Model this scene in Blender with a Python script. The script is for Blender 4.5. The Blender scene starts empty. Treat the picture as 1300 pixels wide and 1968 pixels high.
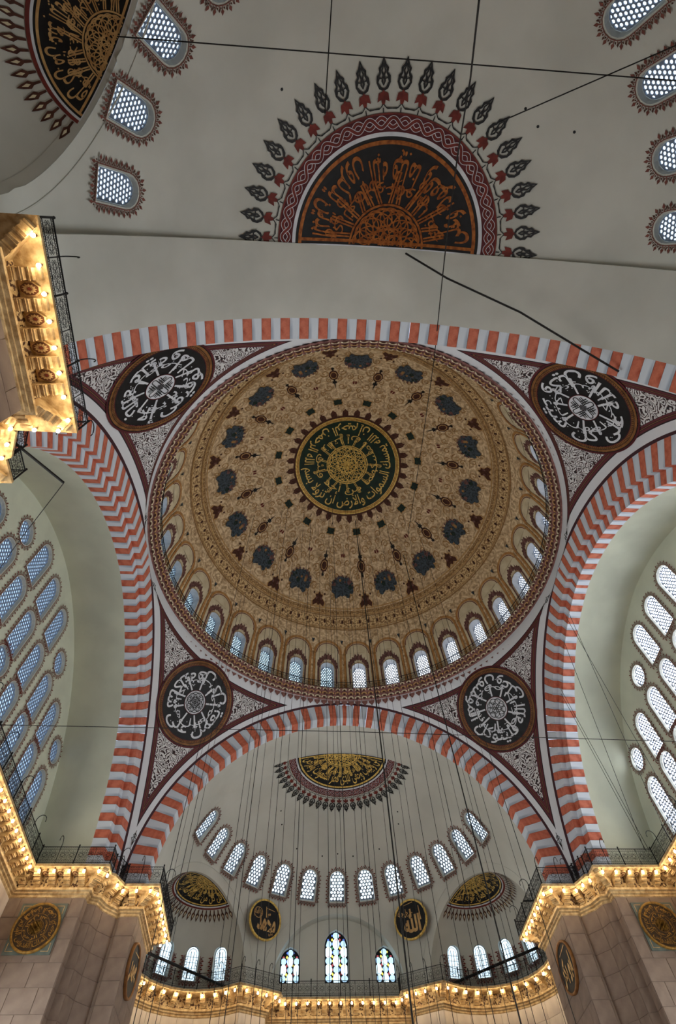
import bpy, math, random, unicodedata
import numpy as np
from mathutils import Vector, Matrix
from mathutils.geometry import delaunay_2d_cdt
random.seed(7)
SC = bpy.context.scene
COL = SC.collection
PI = math.pi
# ------------------------------------------------------------------ camera
F, PX, PY = 1047.457, 5.971, 37.899
YAW, PIT, ROL = 0.11258257, 1.06496846, -0.06322462
_f = Vector((math.sin(YAW)*math.cos(PIT), math.cos(YAW)*math.cos(PIT), math.sin(PIT)))
_r = Vector((math.cos(YAW), -math.sin(YAW), 0)); _u = _r.cross(_f)
_c, _s = math.cos(ROL), math.sin(ROL)
right = _c*_r + _s*_u; upv = -_s*_r + _c*_u
cam = bpy.data.cameras.new('camera'); camo = bpy.data.objects.new('camera', cam); COL.objects.link(camo)
mw = Matrix((right, upv, -_f)).transposed().to_4x4(); mw.translation = Vector((-2.93055, -17.89049, 0))
camo.matrix_world = mw
cam.sensor_fit = 'VERTICAL'; cam.sensor_height = 36; cam.lens = 36*F/1968
cam.shift_x = -PX/1968; cam.shift_y = PY/1968; cam.clip_end = 300
SC.camera = camo
# ------------------------------------------------------------------ world, exposure
w = bpy.data.worlds.new('sky'); SC.world = w; w.use_nodes = True
bg = w.node_tree.nodes['Background']; bg.inputs[0].default_value = (0.62, 0.76, 1.0, 1); bg.inputs[1].default_value = .8
SC.view_settings.view_transform = 'Standard'; SC.view_settings.look = 'None'
SC.view_settings.exposure = 1.1; SC.view_settings.gamma = 1; SC.view_settings.use_curve_mapping = False
SC.cycles.use_denoising = True; SC.cycles.max_bounces = 8; SC.cycles.diffuse_bounces = 5
SC.cycles.glossy_bounces = 2; SC.cycles.sample_clamp_indirect = 4
WIN_W, WIN_E, WIN_S, WIN_N, WIN_D = .8, 11.5, 1.1, .8, .9      # brightness of the daylight panes on each side
LOW_W, LOW_E, LOW_S, LOW_N = 6.5, 5.5, 5.0, 4.0                         # the large clear windows low in the walls
LAMP_W = 1.5

# ------------------------------------------------------------------ helpers
def lin(c):
    return tuple((x/12.92 if x <= .04045 else ((x+.055)/1.055)**2.4) for x in c)
MATS = {}
def nodes(m):
    m.use_nodes = True; nt = m.node_tree; return nt, nt.nodes, nt.links, nt.nodes['Principled BSDF']
def mat(name, c1, c2=None, scale=1.5, rough=.8, metal=0.0, bump=0.0, detail=5, bscale=None, spec=.3, contrast=(.35, .65), coord='Object', stretch=None):
    if name in MATS: return MATS[name]
    m = bpy.data.materials.new(name); nt, N, L, b = nodes(m); MATS[name] = m
    c2 = c2 or tuple(x*.88 for x in c1)
    tc = N.new('ShaderNodeTexCoord'); mp = N.new('ShaderNodeMapping'); L.new(tc.outputs[coord], mp.inputs[0])
    if stretch: mp.inputs['Scale'].default_value = stretch
    n = N.new('ShaderNodeTexNoise'); n.inputs['Scale'].default_value = scale; n.inputs['Detail'].default_value = detail
    L.new(mp.outputs[0], n.inputs['Vector'])
    r = N.new('ShaderNodeValToRGB'); r.color_ramp.elements[0].position, r.color_ramp.elements[1].position = contrast
    r.color_ramp.elements[0].color = (*lin(c2), 1); r.color_ramp.elements[1].color = (*lin(c1), 1)
    L.new(n.outputs['Fac'], r.inputs[0]); L.new(r.outputs[0], b.inputs['Base Color'])
    b.inputs['Roughness'].default_value = rough; b.inputs['Metallic'].default_value = metal
    b.inputs['Specular IOR Level'].default_value = spec
    if bump:
        n2 = N.new('ShaderNodeTexNoise'); n2.inputs['Scale'].default_value = bscale or scale*6; n2.inputs['Detail'].default_value = 4
        L.new(mp.outputs[0], n2.inputs['Vector'])
        bp = N.new('ShaderNodeBump'); bp.inputs['Strength'].default_value = bump; bp.inputs['Distance'].default_value = .05
        L.new(n2.outputs['Fac'], bp.inputs['Height']); L.new(bp.outputs[0], b.inputs['Normal'])
    return m
def emat(name, col, st, sample=True):
    if name in MATS: return MATS[name]
    m = bpy.data.materials.new(name); nt, N, L, b = nodes(m); MATS[name] = m
    tc = N.new('ShaderNodeTexCoord'); n = N.new('ShaderNodeTexNoise'); n.inputs['Scale'].default_value = .9; L.new(tc.outputs['Object'], n.inputs['Vector'])
    mx = N.new('ShaderNodeMix'); mx.data_type = 'RGBA'; mx.inputs['A'].default_value = (*[x*.8 for x in col], 1); mx.inputs['B'].default_value = (*[min(1, x*1.08) for x in col], 1)
    L.new(n.outputs['Fac'], mx.inputs['Factor']); L.new(mx.outputs['Result'], b.inputs['Emission Color'])
    b.inputs['Emission Strength'].default_value = st; b.inputs['Base Color'].default_value = (.1, .1, .1, 1); b.inputs['Roughness'].default_value = .3
    if not sample: m.cycles.emission_sampling = 'NONE'
    return m
class MB:
    """collects polygons with a material index each"""
    def __init__(s): s.v = []; s.f = []; s.m = []
    def poly(s, pts, mi=0):
        k = len(s.v); s.v += [tuple(p) for p in pts]; s.f.append(tuple(range(k, k+len(pts)))); s.m.append(mi)
    def add(s, vs, fs, mi=0):
        k = len(s.v); s.v += [tuple(p) for p in vs]
        for f in fs: s.f.append(tuple(k+i for i in f)); s.m.append(mi)
    def box(s, a, b, mi=0, skip=()):
        (x0, y0, z0), (x1, y1, z1) = a, b
        v = [(x0,y0,z0),(x1,y0,z0),(x1,y1,z0),(x0,y1,z0),(x0,y0,z1),(x1,y0,z1),(x1,y1,z1),(x0,y1,z1)]
        s.add(v, [(0,3,2,1),(4,5,6,7),(0,1,5,4),(1,2,6,5),(2,3,7,6),(3,0,4,7)], mi)
    def tube(s, pts, r, n=5, mi=0, closed=False):
        P = [Vector(p) for p in pts]; m = len(P); k0 = len(s.v)
        for i, p in enumerate(P):
            a = P[(i-1) % m] if (closed or i > 0) else p; b = P[(i+1) % m] if (closed or i < m-1) else p
            t = (b-a).normalized(); x = t.cross(Vector((0.12, .31, .94)))
            if x.length < .05: x = t.cross(Vector((1, 0, 0)))
            x.normalize(); y = t.cross(x)
            rr = r[i] if isinstance(r, (list, tuple)) else r
            for j in range(n):
                q = p+(x*math.cos(2*PI*j/n)+y*math.sin(2*PI*j/n))*rr; s.v.append(tuple(q))
        for i in range(m if closed else m-1):
            a = k0+i*n; b = k0+((i+1) % m)*n
            for j in range(n): s.f.append((a+j, a+(j+1) % n, b+(j+1) % n, b+j)); s.m.append(mi)
    def prism(s, pts, z0, z1, mi=0):
        n = len(pts); s.add([(x, y, z0) for x, y in pts]+[(x, y, z1) for x, y in pts],
          [tuple(range(n-1, -1, -1)), tuple(range(n, 2*n))]+[(i, (i+1) % n, n+(i+1) % n, n+i) for i in range(n)], mi)
    def lathe(s, prof, n=12, mi=0, c=(0, 0)):
        k = len(s.v)
        for r, z in prof:
            for j in range(n): s.v.append((c[0]+r*math.cos(2*PI*j/n), c[1]+r*math.sin(2*PI*j/n), z))
        for i in range(len(prof)-1):
            for j in range(n): s.f.append((k+i*n+j, k+i*n+(j+1) % n, k+(i+1)*n+(j+1) % n, k+(i+1)*n+j)); s.m.append(mi)
    def mesh(s, name, mats, smooth=False, fn=None):
        V = s.v if fn is None else fn(np.array(s.v, float)).tolist()
        me = bpy.data.meshes.new(name); me.from_pydata(V, [], s.f)
        for m in (mats if isinstance(mats, (list, tuple)) else [mats]): me.materials.append(m)
        me.polygons.foreach_set('material_index', s.m)
        if smooth: me.polygons.foreach_set('use_smooth', [True]*len(me.polygons))
        me.update(); return me
def obj(name, me, parent=None, M=None, kind=None, **kw):
    o = bpy.data.objects.new(name, me); COL.objects.link(o)
    if parent is not None: o.parent = parent
    if M is not None: o.matrix_local = M
    if kind: o['kind'] = kind
    for k, v in kw.items(): o[k] = v
    return o
def tag(o, label, cat, group=None, kind=None):
    o['label'] = label; o['category'] = cat
    if group: o['group'] = group
    if kind: o['kind'] = kind
    return o
def frame(o, x, y, z):
    M = Matrix((Vector(x).normalized(), Vector(y).normalized(), Vector(z).normalized())).transposed().to_4x4(); M.translation = Vector(o); return M
RZ = lambda a: Matrix.Rotation(a, 4, 'Z')

# ------------------------------------------------------------------ materials
plaster = mat('plaster', (.785, .795, .765), (.73, .74, .71), .35, .9, detail=6)
plaster_green = mat('plaster_lunette', (.79, .81, .735), (.74, .76, .69), .5, .9)
cream = mat('cream_paint', (.88, .84, .72), (.80, .75, .62), 1.2, .85)
white = mat('white_paint', (.86, .88, .90), (.78, .80, .83), 1.5, .8)
redst = mat('red_marble', (.80, .46, .36), (.66, .31, .22), 3.0, .6, detail=8, contrast=(.3, .6))
def streak_mat():
    m = bpy.data.materials.new('white_marble'); nt, N, L, b = nodes(m)
    tc = N.new('ShaderNodeTexCoord'); mp = N.new('ShaderNodeMapping'); mp.inputs['Scale'].default_value = (.5, .5, .5)
    L.new(tc.outputs['UV'], mp.inputs[0])
    n = N.new('ShaderNodeTexNoise'); n.inputs['Scale'].default_value = 2.2; n.inputs['Detail'].default_value = 3; L.new(mp.outputs[0], n.inputs['Vector'])
    r = N.new('ShaderNodeValToRGB'); r.color_ramp.elements[0].position = .36; r.color_ramp.elements[1].position = .56
    r.color_ramp.elements[0].color = (*lin((.56, .62, .70)), 1); r.color_ramp.elements[1].color = (*lin((.82, .86, .90)), 1)
    L.new(n.outputs['Fac'], r.inputs[0]); L.new(r.outputs[0], b.inputs['Base Color']); b.inputs['Roughness'].default_value = .55
    return m
whitest = streak_mat()
black = mat('black_paint', (.09, .10, .11), (.06, .06, .07), 3, .55)
dgreen = mat('dark_green_paint', (.07, .20, .14), (.04, .13, .09), 2, .5)
gold = mat('gold_leaf', (.96, .84, .48), (.76, .62, .30), 6, .45, .15, bump=.15)
oldgold = mat('copper_gold_paint', (.66, .40, .17), (.46, .24, .09), 5, .5, .25)
burg = mat('burgundy_paint', (.36, .13, .15), (.27, .09, .11), 2, .7)
brick = mat('red_brown_paint', (.47, .19, .16), (.36, .14, .12), 3, .7)
ochre = mat('ochre_paint', (.55, .38, .20), (.42, .27, .13), 3, .6)
iron = mat('black_iron', (.11, .12, .13), (.07, .07, .08), 8, .5, .4)
wire_m = mat('steel_cable', (.17, .17, .17), (.10, .10, .10), 8, .6, .3)
stone = mat('pier_stone', (.52, .455, .405), (.39, .325, .285), .9, .75, detail=9, bump=.1, contrast=(.3, .7))
marble = mat('veined_marble', (.82, .77, .70), (.60, .53, .49), .8, .45, detail=9, contrast=(.3, .62), stretch=(1, 1, .35))
corn = mat('carved_limestone', (.80, .70, .52), (.62, .50, .32), 5, .65, bump=.35, bscale=22)
cornd = mat('painted_soffit_brown', (.40, .24, .14), (.28, .16, .09), 5, .7)
grey_p = mat('grey_lobe_paint', (.52, .50, .52), (.42, .40, .42), 4, .7)
pink_p = mat('rose_brown_paint', (.60, .43, .40), (.42, .28, .27), 5, .7)
orange_p = mat('amber_marble_paint', (.76, .58, .36), (.62, .43, .23), 2.5, .65, detail=8)
blue_p = mat('slate_blue_paint', (.28, .33, .37), (.16, .19, .20), 7, .7, contrast=(.4, .55))
rose_p = mat('faded_rose_paint', (.50, .36, .34), (.36, .24, .22), 6, .7)
green_p = mat('bottle_green_paint', (.14, .22, .19), (.09, .14, .12), 7, .7)
brown_p = mat('umber_paint', (.34, .20, .15), (.24, .13, .09), 6, .7)
tan_p = mat('tan_line_paint', (.66, .51, .32), (.55, .41, .24), 5, .7)
light_p = mat('pale_gold_paint', (.80, .66, .44), (.68, .52, .32), 4, .6)
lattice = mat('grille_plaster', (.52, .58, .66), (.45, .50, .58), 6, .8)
lattice_e = mat('grille_plaster_sunlight_tint', (.62, .66, .74), (.52, .56, .64), 6, .8)  # paler copy of the grille plaster, sunlight on the east side put into its colour
carpet = mat('red_carpet', (.50, .33, .29), (.42, .26, .23), .8, .95)
lead = mat('window_lead', (.07, .08, .12), (.04, .05, .08), 8, .5)
bulb_m = emat('lamp_bulb_glow', (1.0, .80, .55), 26, False)
brass = mat('lamp_brass', (.55, .42, .25), (.35, .25, .14), 9, .4, .7)

def dome_mat():
    m = bpy.data.materials.new('gilded_arabesque'); nt, N, L, b = nodes(m)
    tc = N.new('ShaderNodeTexCoord')
    n0 = N.new('ShaderNodeTexNoise'); n0.inputs['Scale'].default_value = 1.1; n0.inputs['Detail'].default_value = 3; L.new(tc.outputs['Object'], n0.inputs['Vector'])
    sub = N.new('ShaderNodeVectorMath'); sub.operation = 'MULTIPLY_ADD'; L.new(n0.outputs['Color'], sub.inputs[0]); sub.inputs[1].default_value = (.9, .9, .9); L.new(tc.outputs['Object'], sub.inputs[2])
    v = N.new('ShaderNodeTexVoronoi'); v.inputs['Scale'].default_value = 1.05; L.new(sub.outputs[0], v.inputs['Vector'])
    mu = N.new('ShaderNodeMath'); mu.operation = 'MULTIPLY'; mu.inputs[1].default_value = 21; L.new(v.outputs['Distance'], mu.inputs[0])
    sn = N.new('ShaderNodeMath'); sn.operation = 'SINE'; L.new(mu.outputs[0], sn.inputs[0])
    n1 = N.new('ShaderNodeTexNoise'); n1.inputs['Scale'].default_value = 3.2; n1.inputs['Detail'].default_value = 5; n1.inputs['Distortion'].default_value = 1.5; L.new(tc.outputs['Object'], n1.inputs['Vector'])
    mx = N.new('ShaderNodeMath'); mx.operation = 'MULTIPLY_ADD'; mx.inputs[1].default_value = .16; L.new(sn.outputs[0], mx.inputs[0]); L.new(n1.outputs['Fac'], mx.inputs[2])
    r = N.new('ShaderNodeValToRGB'); e = r.color_ramp.elements
    e[0].position = .28; e[0].color = (*lin((.66, .55, .41)), 1); e[1].position = .72; e[1].color = (*lin((.95, .87, .72)), 1)
    k = e.new(.40); k.color = (*lin((.80, .69, .53)), 1); k = e.new(.58); k.color = (*lin((.85, .75, .59)), 1)
    L.new(mx.outputs[0], r.inputs[0])
    big = N.new('ShaderNodeTexNoise'); big.inputs['Scale'].default_value = .35; L.new(tc.outputs['Object'], big.inputs['Vector'])
    mm = N.new('ShaderNodeMix'); mm.data_type = 'RGBA'; mm.blend_type = 'MULTIPLY'; mm.inputs['Factor'].default_value = .25
    rr = N.new('ShaderNodeValToRGB'); rr.color_ramp.elements[0].color = (.62, .58, .5, 1); rr.color_ramp.elements[1].color = (1, 1, 1, 1); rr.color_ramp.elements[0].position = .35; rr.color_ramp.elements[1].position = .6
    L.new(big.outputs['Fac'], rr.inputs[0]); L.new(r.outputs[0], mm.inputs['A']); L.new(rr.outputs[0], mm.inputs['B']); L.new(mm.outputs['Result'], b.inputs['Base Color'])
    bp = N.new('ShaderNodeBump'); bp.inputs['Strength'].default_value = .35; bp.inputs['Distance'].default_value = .08; L.new(mx.outputs[0], bp.inputs['Height']); L.new(bp.outputs[0], b.inputs['Normal'])
    b.inputs['Roughness'].default_value = .6; return m
dome_m = dome_mat()

umber_red = mat('umber_red_paint', (.48, .28, .24), (.38, .20, .17), 3, .7)
def pend_mat():
    """white pointed-arch band, burgundy and ochre border lines, scrollwork field; the attribute 'edge' is the distance to the border"""
    m = bpy.data.materials.new('pendentive_scrollwork'); nt, N, L, b = nodes(m)
    at = N.new('ShaderNodeAttribute'); at.attribute_name = 'edge'
    uv = N.new('ShaderNodeTexCoord')
    n0 = N.new('ShaderNodeTexNoise'); n0.inputs['Scale'].default_value = 1.7; n0.inputs['Detail'].default_value = 1; L.new(uv.outputs['UV'], n0.inputs['Vector'])
    wv = N.new('ShaderNodeVectorMath'); wv.operation = 'MULTIPLY_ADD'; wv.inputs[1].default_value = (.5, .5, 0); L.new(n0.outputs['Color'], wv.inputs[0]); L.new(uv.outputs['UV'], wv.inputs[2])
    v = N.new('ShaderNodeTexVoronoi'); v.inputs['Scale'].default_value = 2.2; L.new(wv.outputs[0], v.inputs['Vector'])
    # rosettes round the cell centres, rings spiralled by noise
    n1 = N.new('ShaderNodeTexNoise'); n1.inputs['Scale'].default_value = 7.0; n1.inputs['Detail'].default_value = 2; L.new(uv.outputs['UV'], n1.inputs['Vector'])
    a1 = N.new('ShaderNodeMath'); a1.operation = 'MULTIPLY_ADD'; a1.inputs[1].default_value = 8.5; L.new(n1.outputs['Fac'], a1.inputs[0])
    m1 = N.new('ShaderNodeMath'); m1.operation = 'MULTIPLY'; m1.inputs[1].default_value = 30; L.new(v.outputs['Distance'], m1.inputs[0]); L.new(m1.outputs[0], a1.inputs[2])
    s1 = N.new('ShaderNodeMath'); s1.operation = 'SINE'; L.new(a1.outputs[0], s1.inputs[0])
    r = N.new('ShaderNodeValToRGB'); r.color_ramp.interpolation = 'CONSTANT'; e = r.color_ramp.elements
    e[0].position = 0; e[0].color = (*lin((.10, .09, .10)), 1); e[1].position = .16; e[1].color = (*lin((.36, .15, .17)), 1)
    k = e.new(.35); k.color = (*lin((.82, .83, .83)), 1)
    ad = N.new('ShaderNodeMath'); ad.operation = 'MULTIPLY_ADD'; ad.inputs[1].default_value = .5; ad.inputs[2].default_value = .5; L.new(s1.outputs[0], ad.inputs[0]); L.new(ad.outputs[0], r.inputs[0])
    # dark centres
    lt = N.new('ShaderNodeMath'); lt.operation = 'LESS_THAN'; lt.inputs[1].default_value = .13; L.new(v.outputs['Distance'], lt.inputs[0])
    mx = N.new('ShaderNodeMix'); mx.data_type = 'RGBA'; L.new(lt.outputs[0], mx.inputs['Factor']); L.new(r.outputs[0], mx.inputs['A']); mx.inputs['B'].default_value = (*lin((.16, .13, .14)), 1)
    # border bands from the edge distance (mapped -1..3 m to 0..1)
    mr = N.new('ShaderNodeMapRange'); mr.inputs['From Min'].default_value = -1; mr.inputs['From Max'].default_value = 3; L.new(at.outputs['Fac'], mr.inputs['Value'])
    br = N.new('ShaderNodeValToRGB'); br.color_ramp.interpolation = 'CONSTANT'; e = br.color_ramp.elements
    W = (*lin((.84, .86, .88)), 1); B_ = (*lin((.10, .07, .09)), 1); U = (*lin((.36, .14, .17)), 1); O = (*lin((.50, .33, .18)), 1)
    seq = [(-1, W), (0, B_), (.05, U), (.16, B_), (.19, O), (.23, B_), (.26, U), (.35, B_)]
    e[0].position = 0; e[0].color = W; e[1].position = (seq[1][0]+1)/4; e[1].color = seq[1][1]
    for d, c in seq[2:]:
        k = e.new((d+1)/4); k.color = c
    L.new(mr.outputs[0], br.inputs[0])
    gt = N.new('ShaderNodeMath'); gt.operation = 'GREATER_THAN'; gt.inputs[1].default_value = .38; L.new(at.outputs['Fac'], gt.inputs[0])
    m2 = N.new('ShaderNodeMix'); m2.data_type = 'RGBA'; L.new(gt.outputs[0], m2.inputs['Factor']); L.new(br.outputs[0], m2.inputs['A']); L.new(mx.outputs['Result'], m2.inputs['B'])
    # dark line hugging the arch
    a2 = N.new('ShaderNodeAttribute'); a2.attribute_name = 'arch'
    l2 = N.new('ShaderNodeMath'); l2.operation = 'LESS_THAN'; l2.inputs[1].default_value = .16; L.new(a2.outputs['Fac'], l2.inputs[0])
    m3 = N.new('ShaderNodeMix'); m3.data_type = 'RGBA'; L.new(l2.outputs[0], m3.inputs['Factor']); L.new(m2.outputs['Result'], m3.inputs['A']); m3.inputs['B'].default_value = (*lin((.22, .08, .12)), 1)
    L.new(m3.outputs['Result'], b.inputs['Base Color']); b.inputs['Roughness'].default_value = .8; return m
pend_m = pend_mat()

# ------------------------------------------------------------------ 2D drawing helpers (viewer frame: x right, y up)
TAB = {}
for _cp in list(range(0xFB50, 0xFDF0))+list(range(0xFE70, 0xFEFD)):
    _d = unicodedata.decomposition(chr(_cp)).split()
    if _d: TAB.setdefault((_d[0], tuple(int(x, 16) for x in _d[1:])), chr(_cp))
NOJOIN = set('اأإآدذرزوةى')
def shape_ar(s):
    out = []
    for wd in s.split(' '):
        ls = list(wd); res = []; i = 0
        while i < len(ls):
            ch = ls[i]; prev = i > 0 and ls[i-1] not in NOJOIN; nx = i+1 < len(ls)
            if ch == 'ل' and nx and ls[i+1] in 'اأإآ':
                k = ('<final>' if prev else '<isolated>', (ord('ل'), ord(ls[i+1])))
                res.append(TAB.get(k, ch)); i += 2; continue
            join = nx and ch not in NOJOIN
            f = '<medial>' if prev and join else '<initial>' if join else '<final>' if prev else '<isolated>'
            res.append(TAB.get((f, (ord(ch),)), TAB.get(('<isolated>', (ord(ch),)), ch))); i += 1
        out.append(''.join(res))
    return ' '.join(out)[::-1]
def text2d(s, bold=.012, raw=False):
    c = bpy.data.curves.new('t', 'FONT'); c.body = s if raw else shape_ar(s); c.size = 1; c.resolution_u = 2; c.offset = bold
    o = bpy.data.objects.new('t', c); COL.objects.link(o); bpy.context.view_layer.update()
    me = bpy.data.meshes.new_from_object(o.evaluated_get(bpy.context.evaluated_depsgraph_get()))
    V = np.array([v.co[:2] for v in me.vertices]); Fs = [tuple(p.vertices) for p in me.polygons]
    bpy.data.objects.remove(o); bpy.data.curves.remove(c); bpy.data.meshes.remove(me)
    return V, Fs
def ribbon(mb, pts, wd, z=0.0, mi=0, closed=False):
    P = np.array(pts, float); n = len(P)
    if closed: T = np.roll(P, -1, 0)-np.roll(P, 1, 0)
    else: T = np.gradient(P, axis=0)
    T /= np.linalg.norm(T, axis=1)[:, None]+1e-9; Nn = np.stack([-T[:, 1], T[:, 0]], 1)
    W = np.array(wd if hasattr(wd, '__len__') else [wd]*n)[:, None]/2
    A = P+Nn*W; B = P-Nn*W
    vs = [(x, y, z) for x, y in A]+[(x, y, z) for x, y in B]
    m = n if closed else n-1
    mb.add(vs, [(i, n+i, n+(i+1) % n, (i+1) % n) for i in range(m)], mi)
def ring(mb, r0, r1, z=0.0, mi=0, n=96, a0=0., a1=2*PI, c=(0, 0)):
    full = abs(a1-a0-2*PI) < 1e-6
    A = [a0+(a1-a0)*i/n for i in range(n+1)]
    K = max(1, int((r1-r0)/.12)) if r1-r0 > .12 else 1
    rs = [r0+(r1-r0)*k/K for k in range(K+1)]
    for k in range(K):
        vs = []
        for a in A: vs += [(c[0]+rs[k]*math.cos(a), c[1]+rs[k]*math.sin(a), z), (c[0]+rs[k+1]*math.cos(a), c[1]+rs[k+1]*math.sin(a), z)]
        mb.add(vs, [(2*i, 2*i+1, 2*i+3, 2*i+2) for i in range(n)], mi)
def disc_poly(mb, c, r, z=0., mi=0, n=10, sy=1.):
    mb.poly([(c[0]+r*math.cos(2*PI*i/n), c[1]+sy*r*math.sin(2*PI*i/n), z) for i in range(n)], mi)
def polar_text(mb, s, r_base, r_top, span, mid=-PI/2, z=0., mi=0, bold=.012, fill=1.0):
    """letters with their feet on the outer circle and their tops towards the centre"""
    V, Fs = text2d(s, bold)
    x0, x1 = V[:, 0].min(), V[:, 0].max(); y0, y1 = -.28, .76
    ang = mid+((V[:, 0]-(x0+x1)/2)/(x1-x0))*span*fill
    y = np.clip(V[:, 1], y0, 1.0)
    r = r_base-(r_base-r_top)*(y-y0)/(y1-y0)
    mb.add(np.stack([r*np.cos(ang), r*np.sin(ang), np.full(len(r), z)], 1), Fs, mi)
def stems(mb, n, r0, r1, wd, mid=-PI/2, span=2*PI, z=0., mi=0, seed=1, gap=.028):
    rnd = random.Random(seed)
    for i in range(n):
        a = mid-span/2+span*(i+.5)/n+rnd.uniform(-.03, .03)
        b = a+rnd.uniform(-.10, .10); ra = r1*rnd.uniform(.80, 1.0)
        for sgn in (-1, 1):
            a_, b_ = a+sgn*gap/(r0*2.2), b+sgn*gap/(ra*2.2)
            ribbon(mb, [(r0*math.cos(a_), r0*math.sin(a_)), (ra*math.cos(b_), ra*math.sin(b_))], [wd, wd*1.25], z, mi)
        # a hooked bowl at the outer end
        q = (ra*math.cos(b), ra*math.sin(b)); rr = .055*(r1/.9); d = rnd.choice((-1, 1))
        ribbon(mb, [(q[0]+rr*math.cos(b+d*t)-rr*math.cos(b), q[1]+rr*math.sin(b+d*t)-rr*math.sin(b)) for t in np.linspace(0, 4.2, 10)], np.linspace(wd*1.3, wd*.5, 10), z, mi)
def knots(mb, R, wd, z=0., mi=0, n=12, span=(0, 2*PI), half=False):
    """interlaced lattice of circles filling a disc"""
    for rr, off, k in ((.50*R, .44*R, n), (.27*R, .70*R, n*3//2), (.30*R, .22*R, n//2)):
        for i in range(k):
            a = 2*PI*i/k; c = (off*math.cos(a), off*math.sin(a))
            pts = [(c[0]+rr*math.cos(t), c[1]+rr*math.sin(t)) for t in np.linspace(0, 2*PI, 25)]
            pts = [p for p in pts]
            if half:
                run = []
                for p in pts+[None]:
                    if p is not None and p[1] > .01*R: run.append(p)
                    else:
                        if len(run) > 2: ribbon(mb, run, wd, z, mi)
                        run = []
            else: ribbon(mb, pts[:-1], wd, z, mi, closed=True)
def dots(mb, pts, r, z=0., mi=0):
    for x, y in pts: mb.poly([(x-r, y, z), (x, y-r, z), (x+r, y, z), (x, y+r, z)], mi)

# ------------------------------------------------------------------ building data
EP = .3137
ZS, HS_O, HS_I = 16.85, 12.40, 11.18        # north and south arches: springing, outer and inner half span
ZE, HE_O, HE_1, HE_2 = 15.30, 13.05, 11.75, 11.10   # east and west arches, stepped
AX, AY = 12.78, 13.25
def arch_pts(h, zs, n=60, zmin=16.1):
    r = h+EP; t0 = math.asin(max(-1, min(1, (zmin-zs)/r))); tm = math.acos(EP/r)
    R_ = [(-EP+r*math.cos(t) if t > 0 else h, zs+r*math.sin(t)) for t in np.linspace(t0, tm, n)]
    return R_+[(-x, z) for x, z in R_[::-1][1:]]
def arch_x(h, zs, z):
    r = h+EP
    if z <= zs: return h
    if z >= zs+math.sqrt(r*r-EP*EP): return 0.
    return math.sqrt(r*r-(z-zs)**2)-EP
SIDES = {'south': 0, 'west': 1, 'north': 2, 'east': 3}
def side_M(side):
    """local frame: x along the wall (to the viewer's right when facing it), y outward, z up"""
    o = {'south': ((1, 0), (0, 1)), 'north': ((-1, 0), (0, -1)), 'east': ((0, -1), (1, 0)), 'west': ((0, 1), (-1, 0))}[side]
    return Matrix(((o[0][0], o[1][0], 0, 0), (o[0][1], o[1][1], 0, 0), (0, 0, 1, 0), (0, 0, 0, 1)))

# ------------------------------------------------------------------ floor and lower walls
mb = MB(); mb.poly([(-20, -30, -1.6), (20, -30, -1.6), (20, 30, -1.6), (-20, 30, -1.6)])
tag(obj('floor', mb.mesh('floor', carpet)), 'red carpeted prayer hall floor far below the domes', 'floor', kind='structure')

Q = [(16.95, 11.35), (13.35, 11.35), (13.35, 11.85), (12.95, 12.0), (12.72, 12.6), (12.1, 13.3), (11.9, 13.1), (11.05, 13.1), (11.05, 16.85)]
EXC, EXR = (8.9, 20.3), 4.5
arc = [(EXC[0]+EXR*math.cos(a), EXC[1]+EXR*math.sin(a)) for a in np.radians(np.linspace(-50, 125, 15))]
QX = [(11.75, 16.85)]+arc[:]
QC = [(5.9, 24.2), (4.75, 24.85), (4.75, 25.95)]
def quad(l, sx, sy): return [(x*sx, y*sy) for x, y in l]
RUNS = []   # (key, polyline) round the hall, room on the right-hand side when walking W -> S -> E -> N
def add_q(sx, sy, rev):
    parts = [('pier', Q), ('exedra', QX), ('end', QC)]
    L_ = [(k, quad(p, sx, sy)) for k, p in parts]
    if rev: L_ = [(k, p[::-1]) for k, p in L_[::-1]]
    return L_
LOOP = add_q(-1, 1, False)+add_q(1, 1, True)+add_q(1, -1, False)+add_q(-1, -1, True)
names_q = ['sw']*3+['se']*3+['ne']*3+['nw']*3
pts_all = []; seg_key = []
for (k, p), q in zip(LOOP, names_q):
    for i, a in enumerate(p):
        pts_all.append(a); seg_key.append((k, q))
NP = len(pts_all)
def offset_loop(d):
    """d>0 moves towards the room"""
    out = []
    P = [Vector(p) for p in pts_all]
    for i in range(NP):
        a, b, c = P[i-1], P[i], P[(i+1) % NP]
        t1 = (b-a).normalized(); t2 = (c-b).normalized()
        n1 = Vector((t1.y, -t1.x)); n2 = Vector((t2.y, -t2.x))
        # orientation: room centre
        out.append((b, n1, n2))
    res = []
    for b, n1, n2 in out:
        m = n1+n2; s = 1+n1.dot(n2)
        if s < .25: s = .25
        res.append(b+m*(d*ORI/s))
    return res
ORI = 1
_area = sum(pts_all[i][0]*pts_all[(i+1) % NP][1]-pts_all[(i+1) % NP][0]*pts_all[i][1] for i in range(NP))
ORI = -1 if _area > 0 else 1
# (n = right-hand normal; for a counter-clockwise loop the room lies on the left)
Z_C0, Z_C1, Z_SL, Z_W = 15.15, 15.5, 16.02, 16.16
WALLN = {'pier': 'stone', 'exedra': 'marble', 'end': 'marble'}
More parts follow.
